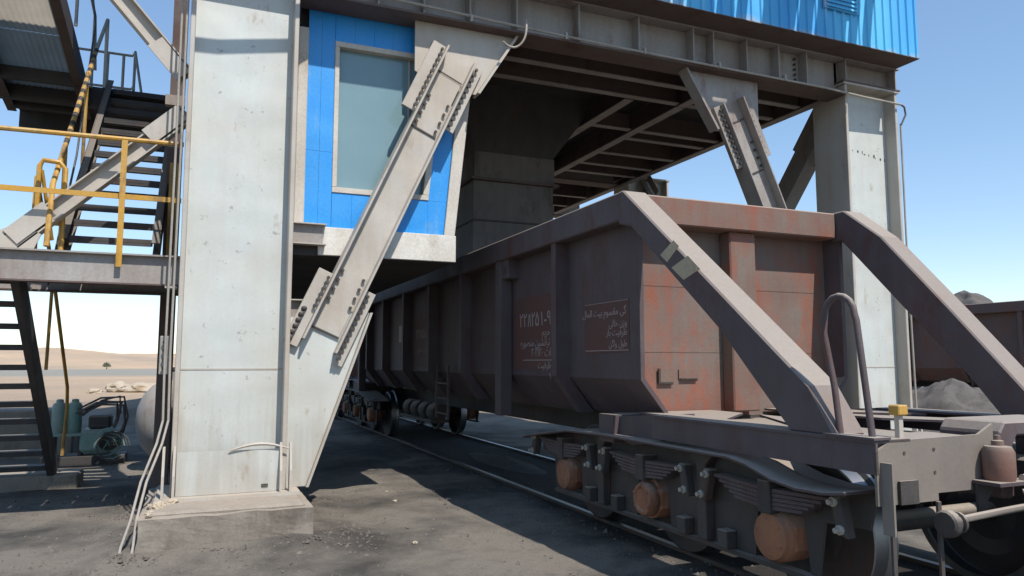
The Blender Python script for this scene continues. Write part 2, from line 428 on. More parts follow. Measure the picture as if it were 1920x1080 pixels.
def girder(name, mat, parent, x0, x1, y, zb, zt, depth, tf=.025):
    w = box(name, mat, parent, x0, x1, y - .008, y + .008, zb + tf, zt - tf)
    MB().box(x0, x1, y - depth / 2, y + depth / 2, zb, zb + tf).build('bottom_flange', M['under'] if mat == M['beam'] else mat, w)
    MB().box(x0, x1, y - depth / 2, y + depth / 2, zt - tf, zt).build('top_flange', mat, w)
    return w
fg = girder('front_girder', M['beam'], gan, XL1 + .002, mx(XL1) + .198, YF, ZB, ZT, .36)
for x in (1.65, 2.16, 2.70, 3.28, 4.10, 4.95, 5.78, 6.10, 6.65, 7.20, 7.70):
    MB().box(x - .01, x + .01, YF - .165, YF - .009, ZB + .026, ZT - .026).build('stiffener', M['beam'], fg)
for k in range(5): link('bolt', bolt_me, fg, (7.60, YF - .045, 5.50 + .075 * k))
# girder end pieces carried across the column heads
for x0, x1 in ((XL0, XL1), (mx(XL1) + .2, mx(XL0) + .2)):
    e = girder('end_girder', M['beam'], gan, x0 - .05, x1 + .05, YF, 5.552, ZT, .36, .02)
    for x in (x0 + .02, x1 - .02): MB().box(x - .01, x + .01, YF - .165, YF - .009, 5.574, ZT - .022).build('stiffener', M['beam'], e)
girder('rear_girder', M['beam'], gan, XL1 + .002, mx(XL1) - .002, 13.8, ZB, ZT, .36)
girder('rear_girder', M['beam'], gan, XL0, mx(XL0), 17.3, ZB, ZT, .36)

# knee braces with gussets and bolted splices
def knee(mir):
    X = mx if mir else (lambda x: x)
    def poly(pts): return [(X(a), b) for a, b in pts]
    lo = MB().prism(poly([(.832, .302), (1.03, .302), (1.64, 2.05), (1.50, 2.18), (.832, 1.98)]), 'y', YF - .01, YF + .01).build('lower_gusset', M['column'] if not mir else M['beam'], gan)
    MB().prism(poly([(1.03, .302), (1.055, .302), (1.665, 2.05), (1.64, 2.05)]), 'y', YF - .09, YF + .09).build('edge_flange', M['steel'], lo)
    up = MB().prism(poly([(2.10, ZB), (2.10, 4.78), (2.42, 4.62), (2.82, 4.60), (3.30, ZB)]), 'y', YF - .012, YF + .012).build('upper_gusset', M['steel'] if not mir else M['beam'], gan)
    MB().prism(poly([(2.82, 4.60), (2.85, 4.59), (3.335, ZB), (3.30, ZB)]), 'y', YF - .09, YF + .09).build('edge_flange', M['steel'] if not mir else M['beam'], up)
    a = Vector((1.02, 0, 1.47)); b = Vector((2.64, 0, 5.05))
    d = (b - a).normalized(); n = Vector((d.z, 0, -d.x))            # n points to lower right
    m = M['steel'] if not mir else M['beam']
    def P(t, s, y): p = a + d * t + n * s; return (X(p.x), y, p.z)
    L = (b - a).length
    def slab(mb, t0, t1, s0, s1, y0, y1):
        vs = [P(t, s, y) for y in (y0, y1) for s in (s0, s1) for t in (t0, t1)]
        return mb.add(vs, [(0, 2, 3, 1), (4, 5, 7, 6), (0, 1, 5, 4), (2, 6, 7, 3), (0, 4, 6, 2), (1, 3, 7, 5)])
    t0, t1 = .72, L - .62
    br = slab(MB(), t0, t1, -.165, .165, YF - .022, YF - .004).build('knee_brace', m, gan)
    for s in (-1, 1):
        sl = (-.19, -.166) if s < 0 else (.166, .19)
        slab(MB(), .25, L - .05, sl[0], sl[1], YF - .15, YF + .12).build('flange', m, br, .004)
        ol = (-.345, -.192) if s < 0 else (.192, .30)
        for k, (c0, c1) in enumerate(((0.15, .98), (L - .92, L - .05))):
            q = slab(MB(), c0, c1, ol[0], ol[1], YF - .068, YF - .05)
            q.build('splice_plate', m, br, .003)
            ee = slab(MB(), c0, c1, ol[0] if s < 0 else ol[1] - .016, (ol[0] + .016) if s < 0 else ol[1], YF - .049, YF - .013)
            ee.build('splice_lip', m, br)
            nb = 12 if k == 0 else 11
            for i in range(nb):
                t = c0 + .06 + (c1 - c0 - .12) * i / (nb - 1)
                big = k == 0 and s < 0 and i < 6
                sc = (ol[0] + .045 if big else ol[1] - .03) if s < 0 else ol[0] + .035
                p = P(t, sc, YF - .069 if big else YF - .107)
                link('bolt', big_bolt_me if big else bolt_me, br, p)
        for k, (c0, c1) in enumerate(((.74, 1.06), (L - 1.0, L - .66))):
            for i in range(4):
                t = c0 + (c1 - c0) * i / 3
                link('bolt', bolt_me, br, P(t, s * .12, YF - .062))
    slab(MB(), .42, 1.10, -.15, .15, YF - .030, YF - .0225).build('web_plate', m, br)
    slab(MB(), L - 1.05, L - .35, -.15, .15, YF - .030, YF - .0225).build('web_plate', m, br)
    for t in (.40, L - .33, L - 1.07): slab(MB(), t, t + .012, -.155, .155, YF - .034, YF - .0231).build('joint_gap', M['dark_steel'], br)
    return br
knee(False); knee(True)

# side bracing between front and rear columns, both sides
def side_brace(x, p, q, mat):
    d = (Vector(q) - Vector(p)).normalized()
    b = MB().beam((x, p[0], p[1]), (x, q[0], q[1]), .016, .30, up=(0, -d.y, d.x)).build('side_brace', mat, gan)
    n = Vector((0, -d[1], d[0]))
    for s in (-.158, .158):
        MB().beam(Vector((x, p[0], p[1])) + n * s, Vector((x, q[0], q[1])) + n * s, .26, .016, up=tuple(n)).build('flange', mat, b)
    for t0, t1 in ((.15, 1.0),):
        for s in (-.28, .28):
            pp = Vector((x, p[0] + d[0] * t0, p[1] + d[1] * t0)) + n * s; qq = Vector((x, p[0] + d[0] * t1, p[1] + d[1] * t1)) + n * s
            MB().beam(pp, qq, .02, .15, up=tuple(n)).build('splice_plate', mat, b)
for x in (8.92, .32):
    mt = M['beam'] if x > 4 else M['steel']
    side_brace(x, (8.30, 5.55), (11.2, 2.2), mt); side_brace(x, (14.0, 5.75), (11.2, 2.2), mt)
    MB().prism([(10.6, 1.6), (11.8, 1.6), (11.9, 2.5), (11.2, 2.9), (10.5, 2.5)], 'x', x - .012, x + .012).build('brace_gusset', mt, gan)
    MB().box(x - .08, x + .08, 8.28, 13.5, 1.45, 1.60).build('side_tie', mt, gan)
# left side: braces that carry the walkway
def left_brace(p, q, y, flat):
    d = (Vector(q) - Vector(p)).normalized(); n = Vector((-d.y, d.x))
    P3 = lambda v, s: (v[0] + n.x * s, y, v[1] + n.y * s)
    b = MB().beam(P3(p, 0), P3(q, 0), .014, .14, up=(n.x, 0, n.y)).build('outrigger_brace', M['steel'], gan)
    for s in (-.078, .078): MB().beam(P3(p, s), P3(q, s), .15, .014, up=(n.x, 0, n.y)).build('flange', M['steel'], b)
    for t in flat:
        c = Vector(p) + d * t
        MB().beam((c.x + n.x * .03, y - .085, c.y + n.y * .03), (c.x + d.x * .42 + n.x * .03, y - .085, c.y + d.y * .42 + n.y * .03), .012, .17, up=(n.x, 0, n.y)).build('splice_plate', M['steel'], b)
left_brace((-1.66, 2.66), (-.20, 4.10), 8.20, (.02, 1.58))
left_brace((-.22, 4.46), (-1.55, 5.98), 8.15, (.02,))

# ------------------------------------------------------------------ deck framing under the bunker
for y, xa, xb, h in ((8.45, .9, 8.3, .2), (9.03, .9, 6.50, .22), (9.03, 6.70, 8.3, .22), (10.38, 5.78, 6.50, .16), (10.38, 6.70, 8.3, .2), (10.80, 6.70, 8.3, .14), (11.72, 6.70, 8.3, .18),
                     (12.48, 6.70, 8.3, .2), (13.1, 6.70, 8.3, .16), (13.98, .9, 8.3, .2), (15.2, .9, 8.3, .2), (16.2, .9, 8.3, .2), (10.38, .9, 2.34, .2), (12.48, .9, 2.34, .2)):
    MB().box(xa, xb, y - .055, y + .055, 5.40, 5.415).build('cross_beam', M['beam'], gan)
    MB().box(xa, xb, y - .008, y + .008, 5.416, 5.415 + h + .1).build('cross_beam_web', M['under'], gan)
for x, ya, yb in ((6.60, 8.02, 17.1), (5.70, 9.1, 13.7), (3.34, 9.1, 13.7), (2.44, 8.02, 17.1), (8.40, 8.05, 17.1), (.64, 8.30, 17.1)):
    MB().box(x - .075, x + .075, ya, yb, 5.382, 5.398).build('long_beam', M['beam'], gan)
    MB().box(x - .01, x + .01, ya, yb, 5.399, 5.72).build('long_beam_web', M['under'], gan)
for i, (x0, x1, y0, y1) in enumerate(((.9, 3.3, 8.0, 17.1), (3.302, 5.75, 8.0, 10.2), (3.302, 5.75, 14.2, 17.1), (5.752, 8.5, 8.0, 17.1))):
    box('deck_plate', M['dark_steel'], gan, x0, x1, y0, y1, 5.74, 5.76)

# ------------------------------------------------------------------ hopper and chute
hop = thing('loading_hopper', (XC, 11.8, 5.9), 'dark steel hopper with square chute hanging into the ore wagon', 'hopper')
def frustum(mb, t, b, zt, zb):
    vs = [(t[0], t[2], zt), (t[1], t[2], zt), (t[1], t[3], zt), (t[0], t[3], zt), (b[0], b[2], zb), (b[1], b[2], zb), (b[1], b[3], zb), (b[0], b[3], zb)]
    return mb.add(vs, [(0, 1, 5, 4), (1, 2, 6, 5), (2, 3, 7, 6), (3, 0, 4, 7), (0, 3, 2, 1), (4, 5, 6, 7)])
frustum(MB(), (3.36, 6.05, 10.25, 13.9), (3.86, 5.20, 10.65, 13.0), 6.05, 4.82).build('hopper_cone', M['dark_steel'], hop)
MB().box(3.84, 5.22, 10.63, 13.02, 4.40, 4.82).build('hopper_neck', M['hopper'], hop)
MB().box(3.78, 5.28, 10.57, 13.08, 4.36, 4.40).build('joint_flange', M['under'], hop)
ch = MB().box(3.83, 5.20, 10.64, 13.0, 2.62, 4.36).build('chute', M['hopper'], hop)
for z in (3.72,): MB().box(3.815, 5.215, 10.625, 13.015, z, z + .025).build('plate_seam', M['dark_steel'], ch)

# ------------------------------------------------------------------ blue clad bunker house
YH, ZH = 7.25, 5.905
hou = thing('bunker_house', (XC, YH, ZH), 'faded blue corrugated steel bunker house on top of the gantry', 'building')
HX0, HX1, HTOP = .95, 9.43, 17.0
def sheet(x0, x1, z0, z1, y, side=-1, sub=True):
    n = 6; w = (x1 - x0) / n; pts = []
    for i in range(n):
        a = x0 + i * w
        pts += [(a, y), (a + w * .62, y), (a + w * .70, y + side * .022), (a + w * .92, y + side * .022)]
    pts += [(x1, y), (x1, y - side * .012), (x0, y - side * .012)]
    return MB().prism(pts, 'z', z0, z1)
n = 9; sw = (HX1 - HX0) / n
for i in range(n):
    sheet(HX0 + i * sw, HX0 + (i + 1) * sw - .004, ZH, 8.4, YH).build('cladding_sheet', M['clad'], hou)
    sheet(HX0 + i * sw, HX0 + (i + 1) * sw - .004, 8.38, HTOP, YH - .03).build('cladding_sheet', M['clad'], hou)
box('house_core', M['dark_steel'], hou, HX0 + .05, HX1 - .05, YH + .03, 17.5, ZH + .03, HTOP - .05)
for x in (HX0, HX1 - .045): box('end_wall', M['clad'], hou, x, x + .045, YH + .02, 17.55, ZH, HTOP)
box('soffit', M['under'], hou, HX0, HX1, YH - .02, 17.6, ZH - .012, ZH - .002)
box('roof', M['clad'], hou, HX0 - .2, HX1 + .2, YH - .25, 17.8, HTOP, HTOP + .1)
vent = box('louvre', M['clad'], hou, 7.62, 8.24, YH - .05, YH - .024, 6.32, 7.15)
for k in range(13): MB().prism([(YH - .052, 6.35 + k * .06), (YH - .075, 6.335 + k * .06), (YH - .075, 6.345 + k * .06), (YH - .052, 6.385 + k * .06)], 'x', 7.65, 8.21).build('louvre_blade', M['clad'], vent)
# invented platform, out of view: its slats cast shadow streaks on the house front
plat = thing('shade_platform', (6.4, YH, 7.3), 'unseen slatted platform added to shade the bunker house front', 'shadow caster')
x = 4.3
while x < 8.66:
    w = random.choice((.16, .26, .4, .55)); g_ = random.choice((.05, .10, .16, .24))
    box('shade_slat', M['steel'], plat, x, min(x + w, 8.72), 6.22, 7.21, 7.30, 7.34); x += w + g_
for x in (4.4, 5.8, 7.3, 8.6): MB().prism([(7.22, 7.29), (6.25, 7.29), (7.22, 6.95)], 'x', x, x + .02).build('bracket', M['steel'], plat)
for y in (6.24, 7.18): box('edge_angle', M['steel'], plat, 4.3, 8.75, y - .02, y + .02, 7.22, 7.299)
# unseen raised box on legs, added to shade the ground behind the stairs
gal = thing('shade_gallery', (-6, 10, 8.4), 'unseen raised box added to shade the ground behind the stairs', 'conveyor')
box('shade_box', M['clad'], gal, -14, HX0 - .01, 8.05, 13.0, 8.4, 14.5)
for x in (-13.5, -9.0): 
    for y in (8.3, 12.7): box('trestle_leg', M['steel'], gal, x - .12, x + .12, y - .12, y + .12, -.2, 8.4)
wp = MB().tube([(-.9, 6.8, 6.24), (.3, 6.8, 6.30), (1.0, 6.85, 6.36), (1.4, 7.0, 6.50), (1.55, 7.24, 6.6)], .045, 10).build('shadow_pipe', M['conduit']); tag(wp, 'unseen grey pipe added to cast a thin shadow on the stair-side column', 'pipe')  # out-of-view pipe, added to throw a thin shadow band across the column
wp2 = MB().box(-.95, -.85, 6.75, 8.05, 6.19, 6.29).build('pipe_arm', M['conduit'], wp)

# ------------------------------------------------------------------ control cabin
YC = 8.0
cab = thing('control_cabin', (1.8, YC + 1, 2.66), 'bright blue control cabin with a big window beside the grey column', 'cabin')
sl = lambda z: 2.515 + (z - 2.97) * .095          # leaning right edge of the blue front
WX0, WZ0, WZ1 = 1.255, 3.36, 5.06
wr = lambda z: 2.335 + (z - 3.36) * .095
def front(pts, y0, y1): return MB().prism(pts, 'y', y0, y1)
zj = (2.972, 3.36, 5.06, 5.42)
# wall sheets around the opening
for i in range(2):
    a = .97 + i * .1425; front([(a, 2.972), (a + .1405, 2.972), (a + .1405, 3.80), (a, 3.80)], YC, YC + .03).build('wall_panel', M['blue'], cab)
    front([(a, 3.803), (a + .1405, 3.803), (a + .1405, 5.42), (a, 5.42)], YC, YC + .03).build('wall_panel', M['blue'], cab)
xs = [1.257 + i * .215 for i in range(6)]
for i, a in enumerate(xs):
    b = a + .213
    if i == 5: front([(a, 2.972), (sl(2.972), 2.972), (sl(3.358), 3.358), (a, 3.358)], YC, YC + .03).build('wall_panel', M['blue'], cab)
    else: front([(a, 2.972), (b, 2.972), (b, 3.358), (a, 3.358)], YC, YC + .03).build('wall_panel', M['blue'], cab)
    front([(a, 5.062), (b if i < 5 else sl(5.06), 5.062), (b if i < 5 else sl(5.42), 5.42), (a, 5.42)], YC, YC + .03).build('wall_panel', M['blue'], cab)
front([(wr(3.36) + .002, 3.36), (sl(3.36), 3.36), (sl(5.06), 5.06), (wr(5.06) + .002, 5.06)], YC, YC + .03).build('wall_panel', M['blue'], cab)
win = front([(WX0 + .06, WZ0 + .06), (wr(WZ0 + .06) - .06, WZ0 + .06), (wr(WZ1 - .06) - .06, WZ1 - .06), (WX0 + .06, WZ1 - .06)], YC + .075, YC + .085).build('window', M['glass'], cab)
for nm, pts in (('sill', [(WX0, WZ0), (wr(WZ0), WZ0), (wr(WZ0 + .06), WZ0 + .06), (WX0, WZ0 + .06)]),
                ('head', [(WX0, WZ1 - .06), (wr(WZ1 - .06), WZ1 - .06), (wr(WZ1), WZ1), (WX0, WZ1)]),
                ('jamb', [(WX0, WZ0 + .061), (WX0 + .05, WZ0 + .061), (WX0 + .05, WZ1 - .061), (WX0, WZ1 - .061)]),
                ('jamb', [(wr(WZ0 + .061) - .07, WZ0 + .061), (wr(WZ0 + .061), WZ0 + .061), (wr(WZ1 - .061), WZ1 - .061), (wr(WZ1 - .061) - .07, WZ1 - .061)])):
    front(pts, YC - .012, YC + .10).build(nm, M['trim'], win, .004)
front([(2.10, WZ0 + .061), (2.115, WZ0 + .061), (2.115, WZ1 - .061), (2.10, WZ1 - .061)], YC + .06, YC + .09).build('mullion', M['trim'], win)
front([(.865, 2.972), (.968, 2.972), (.968, 5.15), (.865, 5.15)], YC - .03, YC + .05).build('edge_post', M['trim'], cab, .005)
front([(sl(2.97) + .002, 2.972), (sl(2.97) + .13, 2.972), (sl(5.42) + .16, 5.42), (sl(5.42) + .002, 5.42)], YC - .03, YC + .06).build('corner_post', M['trim'], cab, .005)
front([(1.12, 2.665), (2.655, 2.665), (2.655, 2.97), (1.12, 2.97)], YC - .045, YC - .0).build('floor_band', M['white_trim'], cab, .006)
box('floor', M['dark_steel'], cab, .86, 2.65, YC + .001, 17.2, 2.66, 2.96)
MB().prism([(.90, 2.97), (sl(2.97), 2.97), (sl(5.42), 5.42), (.90, 5.42)], 'y', YC + .11, 12.15).build('cabin_core', M['dark_steel'], cab)
for x0, x1, z0, z1 in ((.835, 1.16, 2.76, 2.985), (.835, 1.06, 1.985, 2.18)):
    e = box('floor_beam', M['beam'], cab, x0, x1, YC - .09, YC - .075, z0 + .013, z1 - .013)
    for a, b in ((z0, z0 + .012), (z1 - .012, z1)): box('flange', M['steel'], e, x0, x1 + .03, YC - .15, YC - .02, a, b)

# ------------------------------------------------------------------ plinths
def plinth(x0, x1, y0, y1, label):
    t = thing('concrete_plinth', ((x0 + x1) / 2, (y0 + y1) / 2, 0), label, 'plinth', 'plinths under the gantry columns')
    mb = MB()
    me = bpy.data.meshes.new('block'); bm = bmesh.new()
    MB().box(x0, x1, y0, y1, -.3, .235)
    bmesh.ops.create_cube(bm, size=1)
    for v in bm.verts: v.co = Vector(((x0 + x1) / 2 + v.co.x * (x1 - x0), (y0 + y1) / 2 + v.co.y * (y1 - y0), -.03 + v.co.z * .54))
    bmesh.ops.subdivide_edges(bm, edges=bm.edges, cuts=11, use_grid_fill=True)
    for v in bm.verts:
        nz = noise.noise_vector(v.co * 3.0) * .022 + noise.noise_vector(v.co * 9.0) * .010
        v.co += nz
        v.co -= Vector(t.location)
    bm.to_mesh(me); bm.free(); me.materials.append(M['concrete'])
    link('block', me, t)
    MB().box(x0 + .07, x1 - .06, y0 + .10, y1 - .1, .20, .272).build('grout_bed', M['concrete'], t, .02)
plinth(-.42, 1.0, 6.95, 8.7, 'weathered concrete plinth at the foot of the grey column beside the stairs')
plinth(mx(.98)+.2, mx(-.42)+.2, 6.95, 8.7, 'concrete plinth under the grey column behind the wagon end')
plinth(-.42, 1.12, 13.0, 14.6, 'concrete plinth under the rear column by the round tank')
plinth(mx(1.12)+.2, mx(-.42)+.2, 13.0, 14.6, 'concrete plinth under the rear column on the second track side')

# ------------------------------------------------------------------ conduits and cables
cd = MB().tube([(1.6, 7.60, 5.47), (3.0, 7.60, 5.43), (4.5, 7.60, 5.40), (6.2, 7.60, 5.39), (8.0, 7.60, 5.38), (8.7, 7.58, 5.34), (9.48, 7.60, 5.34)], .016, 8).build('conduit', M['conduit'])
tag(cd, 'thin steel conduit clipped along the front girder', 'conduit')
for x in (2.7, 3.9, 5.0, 6.15, 7.25): box('clip', M['conduit'], cd, x - .015, x + .015, 7.575, 7.635, 5.375, 5.45)
pts = []
for i in range(15):
    t = i / 14; pts.append((3.36 - .30 * t + .09 * math.sin(t * 3), 7.56 - .03 * math.sin(t * 6), 5.50 - .42 * math.sin(t * 1.9) + .09 * t))
tag(MB().tube(pts, .013, 7).build('hanging_cable', M['conduit']), 'loose cable loop hanging from the front girder beside the blue cabin', 'cable')
pts = [(9.46, 7.60, 5.34), (9.53, 7.60, 5.31), (9.55, 7.60, 5.2), (9.47, 7.62, 5.04)]
tag(MB().tube(pts, .014, 7).build('cable_loop', M['rubber']), 'short black cable loop at the top of the column above the wagon end', 'cable')
tag(MB().tube([(9.47, 7.63, 5.06), (9.46, 7.63, 3.0), (9.47, 7.62, .9), (9.52, 7.55, .2)], .014, 7).build('column_conduit', M['conduit']), 'thin conduit down the column behind the wagon end', 'conduit')
for dx, nm in ((0, 'conduit running down the outer edge of the stair-side column'), (-.045, 'second conduit bending over the plinth of the stair-side column')):
    x = -.235 + dx
    tag(MB().tube([(x, 7.66, 5.6), (x, 7.66, 3.6), (x - .01, 7.63, 1.6), (x, 7.60, 1.0), (x - .04, 7.52, .80), (x - .14, 7.28, .50), (x - .19, 7.05, .22), (x - .20 + dx, 6.95, .03), (x - .21 + dx, 6.9, -.06)], .011, 8).build('conduit', M['conduit']), nm, 'conduit')
jb = box('junction_box', M['conduit'], None, -.34, -.24, 7.70, 7.80, 1.42, 1.78, bevel=.006); tag(jb, 'small steel junction box on the outer edge of the stair-side column', 'junction box')
for z in (1.48, 1.56, 1.64, 1.72): link('bolt', bolt_me, jb, (-.30, 7.66, z))

# ------------------------------------------------------------------ walkway and stairs
W0, W1 = -4.2, -.205
wk = thing('walkway', (-1.6, 8.4, 2.57), 'grey steel walkway with yellow handrail joining the stair-side column', 'walkway')
wb = girder('edge_beam', M['beam'], wk, W0, W1, 8.0, 2.275, 2.575, .13, .016)
box('end_plate', M['steel'], wb, -.33, -.22, 7.93, 8.07, 2.255, 2.273)
girder('edge_beam', M['beam'], wk, W0, W1, 9.05, 2.275, 2.575, .13, .016)
for i in range(13):
    x = W0 + .02 + i * .3035
    for k in range(1): box('deck_grating', M['dark_steel'], wk, x, x + .29, 8.08, 8.34 if x < -1.45 else 8.98, 2.54, 2.57)
def rail_run(parent, pts, r, mat, name='handrail'): return MB().tube(pts, r, 8).build(name, mat, parent, smooth=True)
rail_run(wk, [(W0, 7.98, 3.66), (-.22, 7.98, 3.71)], .024, M['yellow'])
MB().beam((W0, 7.98, 3.135), (-.22, 7.98, 3.135), .012, .05).build('mid_rail', M['yellow'], wk)
for x in (-3.6, -2.2, -.74): MB().box(x - .026, x + .026, 7.922, 7.934, 2.44, 3.68).build('post', M['yellow'], wk)
for x in (-.36, -.29): MB().box(x - .018, x + .018, 8.93, 8.96, 2.5, 3.75).build('post', M['yellow'], wk)
# looped gate end by the stair head
MB().tube([(-1.50, 8.30, 2.60), (-1.50, 8.30, 3.44), (-1.47, 8.30, 3.50), (-1.33, 8.30, 3.49), (-1.28, 8.30, 3.43), (-1.28, 8.30, 2.60)], .024, 8).build('rail_loop', M['yellow'], wk, smooth=True)
MB().box(-1.50, -1.28, 8.29, 8.31, 2.86, 2.90).build('loop_bar', M['yellow'], wk)
MB().tube([(-1.48, 8.3, 3.40), (-1.40, 8.55, 2.75)], .018, 7).build('loop_stay', M['yellow'], wk, smooth=True)
# anchorage of the brace on the walkway beam
MB().prism([(-2.0, 2.58), (-1.48, 2.58), (-1.42, 2.74), (-1.60, 2.84), (-1.95, 2.66)], 'y', 8.125, 8.14).build('brace_shoe', M['steel'], wk)

def stair(name, label, x0, x1, ya, za, yb, zb, nt, depth=.24, tread_mat='dark_steel', smat='dark_steel', thick=.03):
    t = thing(name, ((x0 + x1) / 2, ya, min(za, zb)), label, 'stairs', 'stair flights beside the gantry')
    d = Vector((0, yb - ya, zb - za)).normalized(); up = Vector((0, -d.z, d.y))
    if up.z < 0: up = -up
    for x in (x0, x1):
        MB().beam((x, ya, za), (x, yb, zb), .012, .24, up=tuple(up)).build('stringer', M[smat], t)
        s = 1 if x == x0 else -1
        for q in (-.114, .114):
            o = up * q
            MB().beam(Vector((x + s * .035, ya, za)) + o, Vector((x + s * .035, yb, zb)) + o, .07, .012, up=tuple(up)).build('stringer_flange', M[smat], t)
    me = MB().box(-(x1 - x0) / 2 + .075, (x1 - x0) / 2 - .075, -depth / 2, depth / 2, -thick, 0).box(-(x1 - x0) / 2 + .075, (x1 - x0) / 2 - .075, -depth / 2 + .002, -depth / 2 + .03, -thick - .03, -thick).mesh('tread', M[tread_mat])
    for i in range(nt):
        u = (i + .5) / nt
        link('tread', me, t, ((x0 + x1) / 2, ya + (yb - ya) * u, za + (zb - za) * u + .03))
    return t
s1 = stair('lower_stair', 'lower stair flight dropping from the walkway to the ground', -2.55, -1.62, 8.40, 2.42, 11.15, .12, 11)
for x in (-1.60, -2.57):
    MB().tube([(x + .05, 8.42, 2.56), (x + .06, 8.42, 3.35), (x + .07, 9.5, 2.55), (x + .07, 11.0, 1.22), (x + .06, 11.15, .95), (x + .04, 11.1, .35)], .02, 8).build('handrail', M['yellow'], s1, smooth=True)
    MB().tube([(x + .05, 9.6, 1.45), (x + .06, 9.6, 2.45)], .018, 7).build('rail_post', M['yellow'], s1, smooth=True)
s2 = stair('upper_stair', 'steep upper stair flight rising behind the yellow handrail', -1.31, -.42, 8.42, 2.66, 11.46, 5.36, 13, depth=.20, thick=.04)
# handrail painted in yellow and black bands
a, b = Vector((-1.36, 7.95, 3.02)), Vector((-1.36, 10.5, 5.52))
nb = 26
for i in range(nb):
    u0, u1 = .28 + .72 * i / nb, .28 + .72 * (i + (.55 if i % 2 == 0 else 1)) / nb
    MB().tube([a.lerp(b, u0), a.lerp(b, .28 + .72 * (i + 1) / nb)], .027, 8).build('rail_band', M['yellow'] if i % 2 == 0 else M['black_paint'], s2, smooth=True)
MB().tube([(-1.36, 8.05, 2.62), tuple(a.lerp(b, .09)), tuple(a.lerp(b, .28))], .026, 8).build('rail_end', M['yellow'], s2, smooth=True)
MB().tube([tuple(b), (-1.36, 11.4, 6.32), (-1.36, 11.45, 5.35)], .024, 8).build('rail_return', M['steel'], s2, smooth=True)
for y, z in ((8.75, 2.75), (9.9, 3.95)): MB().tube([(-1.36, y, z - .1), (-1.36, y, z + 1.05)], .02, 7).build('rail_post', M['yellow'], s2, smooth=True)
MB().tube([(-1.40, 8.5, 2.3), (-1.38, 9.6, 3.9), (-1.40, 10.6, 5.9), (-1.5, 10.7, 6.6)], .012, 6).build('cable', M['rubber'], s2, smooth=True)
ld = thing('stair_landing', (-1.3, 12.2, 5.36), 'high stair landing with grey guard rail and dark underside', 'landing')
box('landing_deck', M['dark_steel'], ld, -2.62, -.40, 11.48, 12.9, 5.30, 5.36)
for y in (11.50, 12.86): box('landing_beam', M['dark_steel'], ld, -2.62, -.40, y - .03, y + .03, 5.05, 5.299)
for x in (-.46,): box('landing_post', M['under'], ld, x - .07, x + .07, 12.70, 12.84, -.2, 5.049)
for x in (-1.5, -1.28, -1.12): MB().tube([(x, 12.86, 5.36), (x, 12.86, 6.40)], .022, 7).build('guard_post', M['conduit'], ld, smooth=True)
for z in (5.85, 6.40): MB().tube([(-2.0, 12.86, z), (-1.16, 12.86, z), (-1.10, 12.6, z - .04)], .02, 7).build('guard_rail', M['conduit'], ld, smooth=True)
MB().tube([(-1.10, 12.6, 6.38), (-.92, 12.4, 5.36)], .02, 7).build('guard_stay', M['conduit'], ld, smooth=True)
# inclined gangway above the lower stair, climbing towards the viewer
gw = thing('gangway', (-2.1, 11.4, 5.3), 'inclined gangway with corrugated underside passing high over the stairs', 'gangway')
p0, p1 = (11.9, 5.13), (6.6, 6.05)
gd = Vector((0, p1[0] - p0[0], p1[1] - p0[1])).normalized(); gup = Vector((0, gd.z, -gd.y))
if gup.z < 0: gup = -gup
def gpt(t, x, h): v = Vector((x, p0[0], p0[1])) + gd * t + gup * h; return v
GL = math.hypot(p1[0] - p0[0], p1[1] - p0[1])
for x in (-1.56, -2.56):
    MB().beam(gpt(0, x, 0), gpt(GL, x, 0), .014, .26, up=tuple(gup)).build('stringer', M['under'], gw)
    for q in (-.124, .124): MB().beam(gpt(0, x + (-.05 if x > -2 else .05), q), gpt(GL, x + (-.05 if x > -2 else .05), q), .1, .014, up=tuple(gup)).build('stringer_flange', M['under'], gw)
npl = 6
for i in range(npl):
    mb = MB(); t0, t1 = GL * i / npl + .004, GL * (i + 1) / npl
    nr = 30; top_ = []
    for k in range(nr + 1):
        top_.append((-2.54 + .96 * k / nr, .05 + .010 * (k % 2)))
    vs = [gpt(t, x, h) for t in (t0, t1) for x, h in top_]; m1 = nr + 1
    mb.add(vs, [(k, k + 1, m1 + k + 1, m1 + k) for k in range(nr)])
    mb.build('deck_sheet', M['sheet'], gw)
for t in (.15, .95): MB().beam(gpt(t, -2.50, -.06), gpt(t, -1.62, -.06), .05, .18, up=tuple(gup)).build('cross_member', M['dark_steel'], gw)
for x in (-1.52,):
    for t in (.5, 2.0, 3.6): MB().tube([gpt(t, x, .1), gpt(t, x, .1) + Vector((0, 0, 1.05))], .02, 7).build('guard_post', M['conduit'], gw, smooth=True)
    MB().tube([gpt(.3, x, .1) + Vector((0, .1, .4)), gpt(.5, x, .1) + Vector((0, 0, 1.05)), gpt(GL, x, .1) + Vector((0, 0, 1.05))], .02, 7).build('guard_rail', M['conduit'], gw, smooth=True)
sp = box('stair_post', M['under'], None, -.43, -.27, 9.3, 9.46, -.2, 8.4); tag(sp, 'dark vertical post rising behind the grey column next to the upper stair', 'post')
box('post_bracket', M['beam'], sp, -.47, -.262, 9.20, 9.298, 4.5, 4.62)

